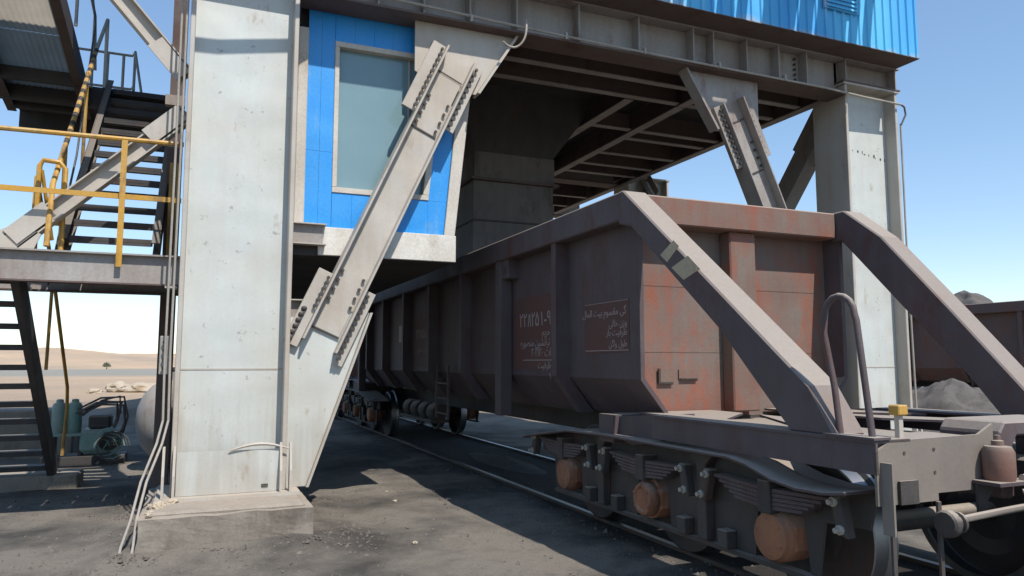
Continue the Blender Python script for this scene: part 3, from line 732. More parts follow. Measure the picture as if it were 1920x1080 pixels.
# ------------------------------------------------------------------ ore wagon
WY = 11.10                                    # wagon middle along the track
HB, HE = 5.84, 8.26                           # half length of the body and of the frame
SX = 1.13                                     # body side sheet from the centre line
ow = thing('ore_wagon', (XC, WY, 0), 'dusty brown open ore wagon standing under the loading gantry', 'wagon', 'ore wagons')
def Y(e, d): return WY + e * d                # e = -1: near end
def side_prof(o):                             # outside of the body side, o = offset outwards
    return [(SX + o, 2.76), (SX + o, 1.39), (.85 + o, 1.06)]
for s in (-1, 1):
    p = side_prof(0); q = [(a - .016, b) for a, b in p[::-1]]
    sd = MB().prism([(XC + s * a, b) for a, b in p + q], 'y', Y(-1, HB - .03), Y(1, HB - .03)).build('side_sheet', M['wagon'], ow)
    MB().box(*sorted((XC + s * 1.10, XC + s * 1.30)), Y(-1, HB - .05), Y(1, HB - .05), 2.72, 2.965).build('top_rail', M['wagon'], ow, .012)
    # stakes that follow the folded side
    prof = [(SX - .004, 2.72), (SX + .15, 2.72), (SX + .15, 1.40), (.86 + .15, 1.04), (.86, 1.04), (SX - .004, 1.38)]
    sm = MB().prism([(s * a, b) for a, b in prof], 'y', -.05, .05).mesh('stake', M['wagon'])
    for y in (6.63, 9.52, 11.05, 12.60, 14.15, 15.60): link('stake', sm, ow, (XC, y, 0))
    for y in (8.12, 16.35):
        po = MB().box(*sorted((XC + s * 1.135, XC + s * 1.285)), y - .085, y + .085, .92, 2.72).build('side_post', M['wagon'], ow, .008)
        MB().box(*sorted((XC + s * 1.08, XC + s * 1.27)), y - .28, y - .086, 2.50, 2.72).build('post_bracket', M['wagon'], po, .006)
        MB().box(*sorted((XC + s * 1.271, XC + s * 1.276)), y - .20, y - .17, 2.57, 2.64).build('bracket_slot', M['black_paint'], po)
    # ladder and hanging brake gear in the middle
    la = MB().box(*sorted((XC + s * 1.18, XC + s * 1.21)), 10.25, 10.28, .72, 1.5).box(*sorted((XC + s * 1.18, XC + s * 1.21)), 10.80, 10.83, .72, 1.5).build('ladder', M['wagon'], ow)
    for z in (.78, 1.0, 1.22): MB().box(*sorted((XC + s * 1.185, XC + s * 1.205)), 10.28, 10.80, z, z + .02).build('rung', M['wagon'], la)
    MB().box(*sorted((XC + s * .80, XC + s * 1.12)), 11.4, 13.4, .58, .62).build('brake_tray', M['wagon_dark'], ow)
    for y in (11.6, 12.1, 12.6, 13.1): MB().lathe([(.13, -.16), (.15, -.1), (.15, .1), (.13, .16)], (XC + s * .95, y, .74), 'y', 14).build('brake_cylinder', M['wagon_dark'], ow, smooth=True)
box('floor', M['wagon_dark'], ow, XC - .80, XC + .80, Y(-1, HB - .2), Y(1, HB - .2), 1.03, 1.06)
MB().prism([(XC - .72, 1.065), (XC - 1.0, 1.40), (XC - 1.0, 1.60), (XC + 1.0, 1.60), (XC + 1.0, 1.40), (XC + .72, 1.065)], 'y', Y(-1, 4.9), Y(1, HB - .5)).build('ore_load', M['ore'], ow)
box('centre_sill', M['wagon_dark'], ow, XC - .24, XC + .24, Y(-1, HE - .35), Y(1, HE - .35), .74, 1.029)
for e in (-1, 1):
    ye = HB - .22
    a, b = sorted((Y(e, ye), Y(e, ye - .016)))
    es = MB().prism([(XC - SX + .02, 2.76), (XC - SX + .02, 1.39), (XC - .84, 1.06), (XC + .84, 1.06), (XC + SX - .02, 1.39), (XC + SX - .02, 2.76)], 'y', a, b).build('end_sheet', M['end_panel'], ow)
    MB().box(XC - 1.06, XC + 1.06, *sorted((Y(e, HB), Y(e, HB - .24))), 2.71, 2.955).build('end_beam', M['wagon_red'], ow, .012)
    MB().box(XC - .145, XC + .145, *sorted((Y(e, HB - .07), Y(e, HB - .221))), 1.10, 2.708).build('end_stake', M['wagon_red'], ow, .012)
    for z in (1.62, 2.2): MB().box(XC - SX + .03, XC + SX - .03, *sorted((Y(e, ye + .003), Y(e, ye))), z, z + .010).build('weld_seam', M['wagon_red'], es)
    for s in (-1, 1):   # turned edge of the side sheet at the corner
        MB().prism([(XC + s * x, z) for x, z in [(SX + .015, 2.71), (SX + .015, 1.385), (.87, 1.05), (.83, 1.05), (SX - .025, 1.40), (SX - .025, 2.71)]], 'y', *sorted((Y(e, HB - .012), Y(e, HB - .03)))).build('corner_edge', M['wagon'], ow)
        # raking strut from the top corner down to the end of the frame
        pr = [(5.34, 2.968), (5.26, 2.968), (3.28, 1.40), (3.10, 1.13), (3.44, 1.13), (4.07, 1.76), (5.15, 2.64), (5.34, 2.69)]
        if s > 0: pr = [(5.34, 2.968), (5.17, 2.968), (4.77, 2.66), (4.14, 1.96), (3.59, 1.33), (3.42, 1.13), (3.78, 1.13), (4.04, 1.45), (4.58, 2.01), (5.22, 2.69), (5.34, 2.69)]
        yy = [(WY + e * (WY - u), z) for u, z in pr]
        su = MB().prism(yy, 'x', *sorted((XC + s * 1.07, XC + s * 1.30))).build('raking_strut', M['wagon'], ow, .012)
        if e < 0 and s < 0:
            for q in [[(4.55, 2.436), (4.485, 2.383), (4.638, 2.28), (4.726, 2.348)], [(4.379, 2.297), (4.241, 2.185), (4.437, 2.126), (4.584, 2.233)]]:
                MB().prism(q, 'x', XC - 1.304, XC - 1.3005).build('painted_stripe', M['stripe'], su)
        # side sill of the open platform
        MB().box(*sorted((XC + s * 1.285, XC + s * 1.30)), *sorted((Y(e, HE), Y(e, HE - 2.05))), .955, 1.115).build('side_sill', M['wagon'], ow)
        MB().box(*sorted((XC + s * 1.05, XC + s * 1.31)), *sorted((Y(e, HE), Y(e, HE - 2.05))), 1.116, 1.132).build('sill_flange', M['wagon'], ow)
        MB().prism([(Y(e, HE - 2.05), 1.13), (Y(e, HE - 2.05), .92), (Y(e, HE - 2.45), .86), (Y(e, HE - 2.9), .92), (Y(e, HE - 2.9), 1.06)], 'x', *sorted((XC + s * .90, XC + s * 1.22))).build('bolster_end', M['wagon'], ow)
        # diagonal deck plate
        MB().prism([(XC + s * 1.06, Y(e, HE - .1)), (XC + s * 1.06, Y(e, HE - .62)), (XC + s * .30, Y(e, HE - 2.0)), (XC + s * .30, Y(e, HE - 1.35))], 'z', 1.095, 1.112).build('deck_plate', M['wagon'], ow)
        MB().prism([(XC + s * 1.049, Y(e, HE - 1.55)), (XC + s * 1.049, Y(e, HE - 2.62)), (XC + s * .30, Y(e, HE - 2.62)), (XC + s * .30, Y(e, HE - 2.2))], 'z', 1.095, 1.112).build('deck_plate', M['wagon'], ow)
        # headstock plate with clipped corner
        hp = [(1.30, .80), (1.30, 1.07), (1.20, 1.125), (.52, 1.135), (.40, 1.19), (.40, .84), (.86, .84), (.86, .80)]
        MB().prism([(XC + s * x, z) for x, z in hp], 'y', *sorted((Y(e, HE), Y(e, HE - .016)))).build('headstock', M['front'], ow)
        MB().box(*sorted((XC + s * .42, XC + s * 1.285)), *sorted((Y(e, HE - .02), Y(e, HE - .40))), 1.096, 1.113).build('end_deck', M['wagon'], ow)
        for hx, hz in ((1.10, 1.06), (.88, 1.07), (.88, .95)): MB().lathe([(.009, 0), (.009, .003)], (XC + s * hx, Y(e, HE) + (e * .004 if e > 0 else -.004), hz), 'y', 8).build('bolt_hole', M['black_paint'], ow)
        # end rib, bracket, step hanger and step
        rb = MB().box(*sorted((XC + s * 1.262, XC + s * 1.275)), *sorted((Y(e, HE), Y(e, HE + .07))), .66, 1.02).build('headstock_rib', M['front'], ow)
        for z in (.98, .86): link('bolt', bolt_me, rb, (XC + s * 1.235, Y(e, HE + .03), z))
        MB().box(*sorted((XC + s * 1.16, XC + s * 1.03)), *sorted((Y(e, HE + .005), Y(e, HE + .02))), .80, .92).build('foot_bracket', M['wagon_dark'], ow)
        sh = MB().box(*sorted((XC + s * 1.24, XC + s * 1.215)), *sorted((Y(e, HE + .01), Y(e, HE + .025))), .34, .80).build('step_hanger', M['wagon_dark'], ow)
        MB().box(*sorted((XC + s * .90, XC + s * .875)), *sorted((Y(e, HE + .01), Y(e, HE + .025))), .34, .80).build('step_hanger', M['wagon_dark'], ow)
        for k in range(6): MB().box(*sorted((XC + s * 1.25, XC + s * .865)), *sorted((Y(e, HE - .10 + k * .042), Y(e, HE - .08 + k * .042))), .335, .352).build('step_slat', M['wagon_dark'], sh)
        # hoop handrail
        yb0, yb1 = HE - .06, HE - .27
        arc = [(Y(e, yb0), 1.13), (Y(e, yb0 - .03), 1.40), (Y(e, yb0 - .07), 1.76)]
        cy = (yb0 + yb1) / 2 - .08
        for k in range(9):
            t = math.pi * k / 8; arc.append((Y(e, cy + .105 * math.cos(t)), 1.79 + .11 * math.sin(t)))
        arc += [(Y(e, yb1 - .09), 1.70), (Y(e, yb1 - .03), 1.40), (Y(e, yb1), 1.13)]
        hr = MB().tube([(XC + s * 1.25, y, z) for y, z in arc], .018, 10).build('hoop_handrail', M['wagon_red'] if False else M['wagon'], ow, smooth=True)
        MB().box(*sorted((XC + s * 1.20, XC + s * 1.32)), *sorted((Y(e, HE + .01), Y(e, HE - .33))), 1.1325, 1.145).build('hoop_foot', M['wagon'], hr)
    # lever with yellow grip, cross tie, coupler
    lv = MB().box(XC - 1.065, XC - 1.035, *sorted((Y(e, HE - .05), Y(e, HE - .08))), 1.113, 1.25).build('brake_lever', M['steel'], ow)
    MB().box(XC - 1.085, XC - 1.015, *sorted((Y(e, HE - .03), Y(e, HE - .10))), 1.25, 1.305).build('grip', M['yellow'], lv, .006)
    MB().box(XC - 1.28, XC + 1.28, *sorted((Y(e, HE - 2.66), Y(e, HE - 2.9))), .86, 1.09).build('bolster', M['wagon'], ow)
    pk = MB().prism([(XC - .39, .78), (XC - .39, 1.14), (XC - .34, 1.20), (XC + .34, 1.20), (XC + .39, 1.14), (XC + .39, .78), (XC + .29, .78), (XC + .29, 1.05), (XC + .24, 1.12), (XC - .24, 1.12), (XC - .29, 1.05), (XC - .29, .78)], 'y', *sorted((Y(e, HE + .03), Y(e, HE - .34)))).build('coupler_hood', M['wagon'], ow, .01)
    cp = MB().box(XC - .09, XC + .09, *sorted((Y(e, HE + .38), Y(e, HE - .3))), .80, .98).build('coupler_shank', M['wagon_dark'], ow, .015)
    MB().prism([(XC - .24, Y(e, HE + .36)), (XC - .24, Y(e, HE + .62)), (XC - .14, Y(e, HE + .70)), (XC - .08, Y(e, HE + .50)), (XC + .04, Y(e, HE + .46)), (XC + .10, Y(e, HE + .62)), (XC + .20, Y(e, HE + .60)), (XC + .20, Y(e, HE + .40))], 'z', .74, 1.02).build('coupler_head', M['wagon_dark'], cp, .015)
    MB().lathe([(.074, 0), (.080, .02), (.080, .15), (.066, .18), (.03, .185), (.03, .21), (.016, .215), (.016, .24)], (XC - .47, Y(e, HE + .07), .895), 'z', 18).build('valve_pot', M['wagon_red'], ow, smooth=True)
    MB().box(XC - .60, XC - .30, *sorted((Y(e, HE + .005), Y(e, HE + .16))), .875, .894).build('pot_shelf', M['wagon'], ow)
    MB().prism([(XC - .60, .70), (XC - .60, .873), (XC - .44, .873)], 'y', *sorted((Y(e, HE + .02), Y(e, HE + .035)))).build('shelf_bracket', M['wagon_dark'], ow)
    lvr = MB().tube([(XC - .90, Y(e, HE + .10), .715), (XC - .55, Y(e, HE + .13), .745), (XC - .20, Y(e, HE + .18), .78), (XC + .1, Y(e, HE + .25), .80)], .019, 9).build('uncoupling_bar', M['front'], ow, smooth=True)
    MB().lathe([(.06, -.03), (.07, -.02), (.07, .015), (.04, .02), (.04, .06), (.055, .065), (.055, .08)], (XC - .93, Y(e, HE + .10), .705), 'x', 14).build('ratchet', M['wagon_dark'], lvr, smooth=True)
    MB().tube([(XC - .42, Y(e, HE + .16), .84), (XC - .30, Y(e, HE + .26), .88), (XC - .22, Y(e, HE + .32), .80), (XC - .30, Y(e, HE + .30), .70), (XC - .38, Y(e, HE + .24), .76)], .016, 8).build('chain_link', M['steel'], lvr, smooth=True)
    MB().tube([(XC - .30, Y(e, HE + .10), .83), (XC - .20, Y(e, HE + .26), .80), (XC - .10, Y(e, HE + .34), .62), (XC - .05, Y(e, HE + .36), .45)], .026, 9).build('brake_hose', M['conduit'], ow, smooth=True)
    MB().tube([(XC - .36, Y(e, HE + .12), .905), (XC - .05, Y(e, HE + .16), .90)], .022, 9).build('brake_pipe', M['steel'], ow, smooth=True)
    MB().prism([(XC - .25, .93), (XC - .21, 1.03), (XC - .18, 1.03), (XC - .13, .93)], 'y', *sorted((Y(e, HE + .14), Y(e, HE + .16)))).build('hose_hanger', M['steel'], ow)
ew = bpy.data.objects
# small riveted markings plate on the near end sheet
pl = MB().box(XC - .84, XC - .68, Y(-1, HB - .205), Y(-1, HB - .221), 1.36, 1.48).box(XC - .63, XC - .42, Y(-1, HB - .205), Y(-1, HB - .221), 1.39, 1.47).build('card_holder', M['wagon_red'], ow)
MB().box(XC - .85, XC - .83, Y(-1, HB - .19), Y(-1, HB - .204), 1.35, 1.48).box(XC - .829, XC - .70, Y(-1, HB - .19), Y(-1, HB - .204), 1.35, 1.365).box(XC - .62, XC - .44, Y(-1, HB - .19), Y(-1, HB - .204), 1.385, 1.395).build('holder_lip', M['wagon_dark'], pl)

# --- three-axle bogies
capb = {s: MB().lathe([(.014, 0), (.014, s * .012), (.008, s * .018)], (0, 0, 0), 'x', 6).mesh('cap_bolt', M['rust']) for s in (-1, 1)}
AX = [-1.43, 0.0, 1.42]
def bogie(yc, e):
    f = lambda d: yc + e * d          # d grows towards the wagon end
    top = [(-2.10, .76), (-1.98, .79), (-1.1, .91), (-.4, .93), (1.2, .93), (1.38, .905), (1.60, .845), (1.80, .82), (2.0, .825), (2.16, .85)]
    bg = thing_part('bogie', ow)
    for s in (-1, 1):
        X = lambda a: XC + s * a
        # side frame web with pedestal cut-outs under each axle
        low = [(2.10, .62), (1.78, .60), (1.72, .27), (1.66, .27), (1.62, .60), (1.22, .60), (1.18, .27), (.24, .27), (.20, .60), (-.20, .60), (-.24, .27), (-1.19, .27), (-1.23, .60), (-1.63, .60), (-1.67, .27), (-1.75, .27), (-1.80, .58), (-2.06, .62)]
        poly = [(f(d), z) for d, z in top] + [(f(d), z) for d, z in low]
        MB().prism(poly, 'x', *sorted((X(1.09), X(1.11)))).build('side_frame', M['wagon_dark'], bg)
        for i in range(len(top) - 1):
            pass
        pth = [(f(d), z) for d, z in top]
        ptl = [(y, z - .02) for y, z in pth[::-1]]
        MB().prism(pth + ptl, 'x', *sorted((X(.92), X(1.345)))).build('top_flange', M['wagon'], bg, .004)
        MB().box(*sorted((X(1.08), X(1.15))), *sorted((f(-1.72), f(1.70))), .245, .275).build('lower_tie', M['wagon_dark'], bg)
        for d in (-.72, .72):
            MB().prism([(f(d - .05), .29), (f(d - .05), .80), (f(d - .14), .89), (f(d + .14), .89), (f(d + .05), .80), (f(d + .05), .29)], 'x', *sorted((X(1.111), X(1.19)))).build('frame_rib', M['wagon_dark'], bg, .006)
        for d in (-.95, -.48, .48, .95):
            MB().box(*sorted((X(1.112), X(1.20))), *sorted((f(d - .05), f(d + .05))), .28, .40).build('brake_hanger', M['wagon_dark'], bg, .006)
        for k, d in enumerate(AX):
            y = f(d)
            # axle box: round cover on a square casing
            ab = MB().lathe([(.150, .96 * s), (.165, 1.0 * s), (.165, 1.155 * s), (.150, 1.18 * s)] if k != 1 else [(.15, .96 * s), (.165, 1.0 * s), (.165, 1.145 * s), (.15, 1.155 * s)], (XC, y, .46), 'x', 22).build('axle_box', M['rust'], bg, smooth=True)
            MB().box(*sorted((X(.95), X(1.17))), y - .165, y + .165, .36, .56).build('box_casing', M['rust'], bg, .035)
            MB().lathe([(.125, 1.155 * s), (.135, 1.17 * s), (.135, 1.215 * s), (.120, 1.245 * s), (.095, 1.25 * s), (.085, 1.235 * s), (.02, 1.235 * s)] if k == 1 else [(.15, 1.17 * s), (.14, 1.205 * s), (.10, 1.22 * s), (.02, 1.223 * s)], (XC, y - .03 * (k == 1), .455), 'x', 22).build('box_cover', M['rust'], bg, smooth=True)
            for q in range(6):
                t = q * math.pi / 3 + .4; link('cap_bolt', capb[s], bg, (XC + s * (1.24 if k == 1 else 1.205), y - .03 * (k == 1) + .105 * math.cos(t), .455 + .105 * math.sin(t)))
            # leaf spring: stacked leaves, buckle
            for q in range(5):
                L = .50 - .055 * (4 - q) if q < 4 else .50
                L = .30 + .05 * q
                z = .625 + .027 * q
                pts = [(y - L, z + .02), (y, z - .004), (y + L, z + .02), (y + L, z + .038), (y, z + .019), (y - L, z + .038)]
                MB().prism(pts, 'x', *sorted((X(1.12), X(1.225)))).build('spring_leaf', M['wagon'], bg)
            MB().box(*sorted((X(1.105), X(1.245))), y - .055, y + .055, .600, .80).build('spring_buckle', M['wagon_dark'], bg, .006)
            for t in (-1, 1):
                ys = y + t * .56
                lk = MB().prism([(ys - .04, .80), (ys + .03, .80), (ys + .06 * t + .05, .60), (ys + .06 * t - .03, .57)], 'x', *sorted((X(1.17), X(1.25)))).build('spring_shackle', M['wagon_dark'], bg, .012)
                for z, o in ((.765, -.01), (.62, .05 * t)):
                    MB().lathe([(.028, 1.25 * s), (.028, 1.265 * s), (.016, 1.27 * s), (.016, 1.295 * s)], (XC, ys + o, z), 'x', 8).build('shackle_pin', M['conduit'], bg)
    for d in AX:
        y = f(d)
        MB().lathe([(.07, -1.1), (.07, 1.1)], (XC, y, .46), 'x', 12).build('axle', M['wagon_dark'], bg, smooth=True)
        for s in (-1, 1):
            MB().lathe([(.10, s * .86), (.17, s * .83), (.30, s * .78), (.40, s * .815), (.448, s * .818)], (XC, y, .46), 'x', 40).build('wheel', M['wagon_dark'], bg, smooth=True)
            MB().lathe([(.446, s * .820), (.455, s * .815), (.462, s * .72), (.490, s * .70), (.490, s * .675), (.44, s * .673)], (XC, y, .462), 'x', 40, cap=False).build('wheel_tyre', M['bright'], bg, smooth=True)
    MB().box(XC - .9, XC + .9, *sorted((f(-.3), f(.3))), .55, .85).build('bogie_bolster', M['wagon_dark'], bg)
    for d in (-.72, .72): MB().box(XC - 1.0, XC + 1.0, *sorted((f(d - .06), f(d + .06))), .5, .7).build('cross_member', M['wagon_dark'], bg)
def thing_part(name, parent):
    """a part that only groups sub-parts: a small centre pivot mesh carries them"""
    c = MB().lathe([(.16, 0), (.16, .12), (.10, .14)], (0, 0, 0), 'z', 12)
    return None
bogie_y = {}
def thing_part(name, parent):
    y = bogie_y['y']
    return MB().lathe([(.20, .84), (.20, .93), (.12, 1.0)], (XC, y, 0), 'z', 14).build(name, M['wagon_dark'], parent)
for yc, e in ((5.17, -1), (17.03, 1)):
    bogie_y['y'] = yc; bogie(yc, e)

# --- painted patches and stencilled lettering on the near side
FORMS = {}
for cpt in list(range(0xFB50, 0xFC00)) + list(range(0xFE70, 0xFEFD)):
    dcm = unicodedata.decomposition(chr(cpt)).split()
    if len(dcm) == 2: FORMS.setdefault(int(dcm[1], 16), {})[dcm[0].strip('<>')] = chr(cpt)
def shape_fa(txt):
    out = []
    for i, c in enumerate(txt):
        fm = FORMS.get(ord(c))
        if not fm: out.append(c); continue
        prv = i > 0 and 'initial' in FORMS.get(ord(txt[i - 1]), {})
        nxt = i + 1 < len(txt) and 'final' in FORMS.get(ord(txt[i + 1]), {}) and 'initial' in fm
        key = 'medial' if prv and nxt else 'final' if prv else 'initial' if nxt else 'isolated'
        out.append(fm.get(key, c))
    return ''.join(out[::-1])
def lettering(text, x, y_right, z, size, parent, fa=True):
    """flat stencilled text on a wall that faces -x; y_right is the right end as read"""
    cu = bpy.data.curves.new('lettering', 'FONT'); cu.body = shape_fa(text) if fa else text; cu.size = size; cu.align_x = 'RIGHT'; cu.extrude = .001
    tmp = bpy.data.objects.new('lettering', cu); COL.objects.link(tmp)
    bpy.context.view_layer.update()
    me = bpy.data.meshes.new_from_object(tmp)
    bpy.data.objects.remove(tmp)
    me.materials.clear(); me.materials.append(M['letter'])
    o = link('lettering', me, parent, (x, y_right, z))
    if len(text) > 1: o['kind'] = 'stuff'
    o.rotation_euler = Matrix(((0, 0, -1), (-1, 0, 0), (0, 1, 0))).to_euler()
    return o
def digits(codes, x, y_right, z, size, parent):
    """stencilled number, each figure a mesh of its own, read from left to right"""
    y = y_right
    for c in codes[::-1]:
        if c == '8':
            w = size * .40; h = size * .62; t = size * .075
            for sg in (-1, 1):
                MB().prism([(y + w / 2 + sg * t * .1, z + h), (y + w / 2 - sg * t * .9, z + h), (y + w / 2 - sg * w * .48, z), (y + w / 2 - sg * (w * .48 - t), z)], 'x', x - .001, x + .001).build('lettering', M['letter'], parent)
            y += size * .48
        else:
            ch_ = '-' if c == '-' else chr(0x06f0 + int(c))
            lettering(ch_, x, y, z, size, parent, fa=False); y += size * (.42 if c in '1-' else .50)
xs_ = XC - SX
p1 = MB().box(xs_ - .004, xs_ - .001, 6.72, 7.98, 1.46, 2.26).build('oxide_patch', M['patch'], ow)
p2 = MB().box(xs_ - .004, xs_ - .001, 5.46, 6.26, 1.62, 2.08).build('oxide_patch', M['patch'], ow)
xt = xs_ - .006
digits('228251-9', xt, 6.98, 1.93, .22, p1)
lettering('\u062d\u0631\u06cc\u0645', xt, 7.01, 1.82, .11, p1)
lettering('\u062a\u0631\u0627\u0646\u0634\u06cc\u0646 \u0645\u0646\u0635\u0648\u0631\u0647', xt, 7.01, 1.71, .12, p1)
lettering('\u06f2\u06f0\u06f2\u06f1\u06f2\u06f0 \u062a\u0627', xt, 6.99, 1.60, .13, p1, fa=False)
MB().box(xt - .001, xt + .001, 6.88, 7.72, 1.553, 1.563).build('ruled_line', M['letter'], p1)
lettering('\u0638\u0631\u0641\u06cc\u062a', xt, 6.99, 1.47, .11, p1)
lettering('\u06f9', xt, 6.99, 1.36, .09, p1, fa=False)
lettering('\u06af\u06cc \u0645\u0642\u0633\u0648\u0645 \u0628\u06cc\u062a \u0627\u0644\u0645\u0627\u0644', xt, 5.50, 1.955, .092, p2)
lettering('\u0648\u0632\u0646 \u062e\u0627\u0644\u06cc', xt, 5.49, 1.85, .085, p2)
lettering('\u0638\u0631\u0641\u06cc\u062a \u0628\u0627\u0631', xt, 5.49, 1.77, .085, p2)
lettering('\u0637\u0648\u0644 \u0648\u0627\u06af\u0646', xt, 5.49, 1.67, .08, p2)
MB().box(xt - .001, xt + .001, 5.47, 6.24, 1.635, 1.642).build('ruled_line', M['letter'], p2)
MB().box(xt - .001, xt + .001, 5.47, 6.24, 2.070, 2.075).build('ruled_line', M['letter'], p2)
p3 = MB().box(xs_ - .004, xs_ - .001, 11.2, 12.4, 1.46, 2.26).build('oxide_patch', M['patch'], ow)
digits('228251-9', xt, 11.4, 1.93, .22, p3)
lettering('\u062a\u0631\u0627\u0646\u0634\u06cc\u0646 \u0645\u0646\u0635\u0648\u0631\u0647', xt, 11.38, 1.71, .12, p3)
MB().box(xt - .001, xt + .003, 13.0, 13.4, 1.9, 2.2).build('card_plate', M['letter'], ow)

# second wagon of the train and the wagon on the neighbouring track
w2 = copy_tree(ow); w2.location = (XC, WY + 2 * HE + 1.45, 0)
tag(w2, 'brown ore wagon coupled behind, mostly hidden by the stair-side column', 'wagon', 'ore wagons')
w3 = copy_tree(ow); w3.location = (18.80, 12.85, 0); w3.rotation_euler = (0, 0, 0)
for o_ in list(w3.children_recursive):
    if o_.name.split('.')[0] in ('oxide_patch', 'lettering', 'ruled_line', 'card_plate'): bpy.data.objects.remove(o_)
for k in range(5): MB().box(17.738, 17.742, 14.75 + .05 * (k % 2), 15.0 + .06 * k, 2.25 + .1 * k, 2.29 + .1 * k).build('faded_stencil', M['letter'], w3)
M['wagon_old'] = weathered('old_wagon_paint', rgb('#6e5148'), rgb('#665752'), rgb('#7a4a38'), .4, .25, .75, bump=.1)
for o_ in w3.children:
    if o_.name.split('.')[0] in ('side_sheet', 'stake', 'side_post', 'top_rail'):
        o_.material_slots[0].link = 'OBJECT'; o_.material_slots[0].material = M['wagon_old']
tag(w3, 'rusty ore wagon on the second track beyond the black ore heap', 'wagon', 'ore wagons')
def heap(name, c, rx, ry, h, mat, label, cat, seed=0, seg=72, rings=34):
    mb = MB(); vs = []; fs = []
    for i in range(rings + 1):
        t = i / rings
        for k in range(seg):
            a = 2 * math.pi * k / seg
            x, y = rx * t * math.cos(a), ry * t * math.sin(a)
            z = h * (1 - t) ** .85 * (1 - .25 * (1 - t))  + .20 * h * noise.noise((x * 1.3 + seed, y * 1.3, 1)) * (1 - t * .6) + .07 * h * noise.noise((x * 3.5 + seed, y * 3.5, 4)) + .05 * h * noise.noise((x * 6 + seed, y * 6, 1))
            vs.append((c[0] + x, c[1] + y, c[2] + z - .12 * t))
    for i in range(rings):
        for k in range(seg): fs.append((i * seg + k, i * seg + (k + 1) % seg, (i + 1) * seg + (k + 1) % seg, (i + 1) * seg + k))
    mb.add(vs, fs); o = mb.build(name, mat, None, smooth=True)
    return tag(o, label, cat)
heap('ore_heap', (13.2, 9.75, -.05), 2.6, 3.2, 1.65, M['ore'], 'black ore heap on the ground between the two tracks', 'ore heap')
heap('ore_heap', (18.8, 13.5, 2.52), .95, 1.5, 1.25, M['ore'], 'ore heap peeking over the rim of the wagon on the second track', 'ore heap', 5)
heap('ore_spill', (4.5, 11.0, -.05), .62, 2.6, .16, M['ore'], 'low black ore spill between the rails under the wagon', 'ore heap', 9)

# ------------------------------------------------------------------ yard things seen past the stairs
tk = thing('air_receiver', (.2, 13.0, .7), 'grey round-ended air receiver lying behind the stair-side column', 'tank')
# horizontal tank along x with a dished end facing the stairs
prof = [(.02, -1.02), (.20, -1.0), (.38, -.93), (.52, -.81), (.60, -.66), (.64, -.50), (.64, .9), (.5, 1.1), (.02, 1.2)]
MB().lathe(prof, (.18, 12.6, .66), 'x', 36).build('shell', M['tank'], tk, smooth=True)
MB().lathe([(.642, -.52), (.652, -.52), (.652, -.49), (.642, -.49)], (.18, 12.6, .66), 'x', 36).build('weld_seam', M['dark_steel'], tk)
MB().box(-.48, -.20, 12.42, 12.78, 1.22, 1.42).build('saddle_box', M['tank'], tk, .01)
MB().box(-.50, -.18, 12.40, 12.80, 1.42, 1.46).build('box_lid', M['dark_steel'], tk)
for x in (-.3, .8): MB().prism([(12.15, -.1), (13.05, -.1), (12.95, .2), (12.25, .2)], 'x', x, x + .05).build('support', M['dark_steel'], tk)
# green pump set
pm = thing('pump_set', (-1.55, 13.2, 0), 'small green pump set with two filter pots and hoses beside the tank', 'pump')
for dx, dy in ((-.30, 0), (-.10, .02)):
    MB().lathe([(.085, .38), (.10, .40), (.10, .80), (.085, .84), (.05, .86), (.05, .90), (.02, .91)], (-1.62 + dx, 13.0 + dy, .0), 'z', 16).build('filter_pot', M['green'], pm, smooth=True)
MB().box(-2.05, -1.58, 12.85, 13.2, .36, .40).build('shelf', M['green'], pm)
for x in (-2.0, -1.64): MB().box(x, x + .05, 12.9, 13.15, -.1, .36).build('leg', M['dark_steel'], pm)
MB().box(-1.62, -1.15, 12.85, 13.3, .10, .45).build('engine_block', M['green'], pm, .05)
MB().box(-1.52, -1.22, 12.9, 13.25, .45, .66).build('engine_head', M['dark_steel'], pm, .03)
MB().lathe([(.05, -.02), (.19, -.02), (.20, 0), (.20, .05), (.17, .06), (.05, .05)], (-1.22, 12.75, .28), 'y', 22).build('flywheel', M['green'], pm, smooth=True)
MB().lathe([(.04, -.035), (.14, -.03), (.14, -.022), (.04, -.022)], (-1.22, 12.75, .28), 'y', 18).build('flywheel_web', M['dark_steel'], pm)
for k in range(3):
    a_ = k * 2.1; MB().beam((-1.22, 12.705, .28), (-1.22 + .17 * math.cos(a_), 12.705, .28 + .17 * math.sin(a_)), .02, .03, up=(0, 1, 0)).build('flywheel_spoke', M['green'], pm)
for k in range(9):
    rd = .10 + .015 * k
    MB().tube([(-1.30 + .02 * k + rd * math.cos(t * .55), 12.66 - .012 * k, .22 + rd * math.sin(t * .55)) for t in range(11)], .011, 6).build('hose_coil', M['rubber'] if k % 3 else M['green'], pm, smooth=True)
random.seed(3)
for k in range(7):
    a = Vector((-1.75 + random.random() * .2, 12.95, .75 - .1 * random.random())); b = Vector((-1.30 + random.random() * .3, 12.85, .25 + .3 * random.random()))
    m_ = (a + b) / 2 + Vector((.25 + .1 * random.random(), -.12, .28 + .1 * random.random()))
    MB().tube([a, a.lerp(m_, .5) + Vector((0, 0, .08)), m_, m_.lerp(b, .6) + Vector((.06, 0, .03)), b], .016, 7).build('hose', M['rubber'], pm, smooth=True)
MB().box(-2.1, -1.0, 12.8, 13.35, -.1, .06).build('skid', M['dark_steel'], pm)
pm.location.y += .75; pm.location.x -= .06; pm.scale = (1.05, 1.05, 1.05)
kb = MB().box(-3.6, -1.9, 14.6, 15.3, -.1, .75).build('concrete_block', M['concrete'], None, .03); tag(kb, 'long grey concrete block lying behind the green pump set', 'block')
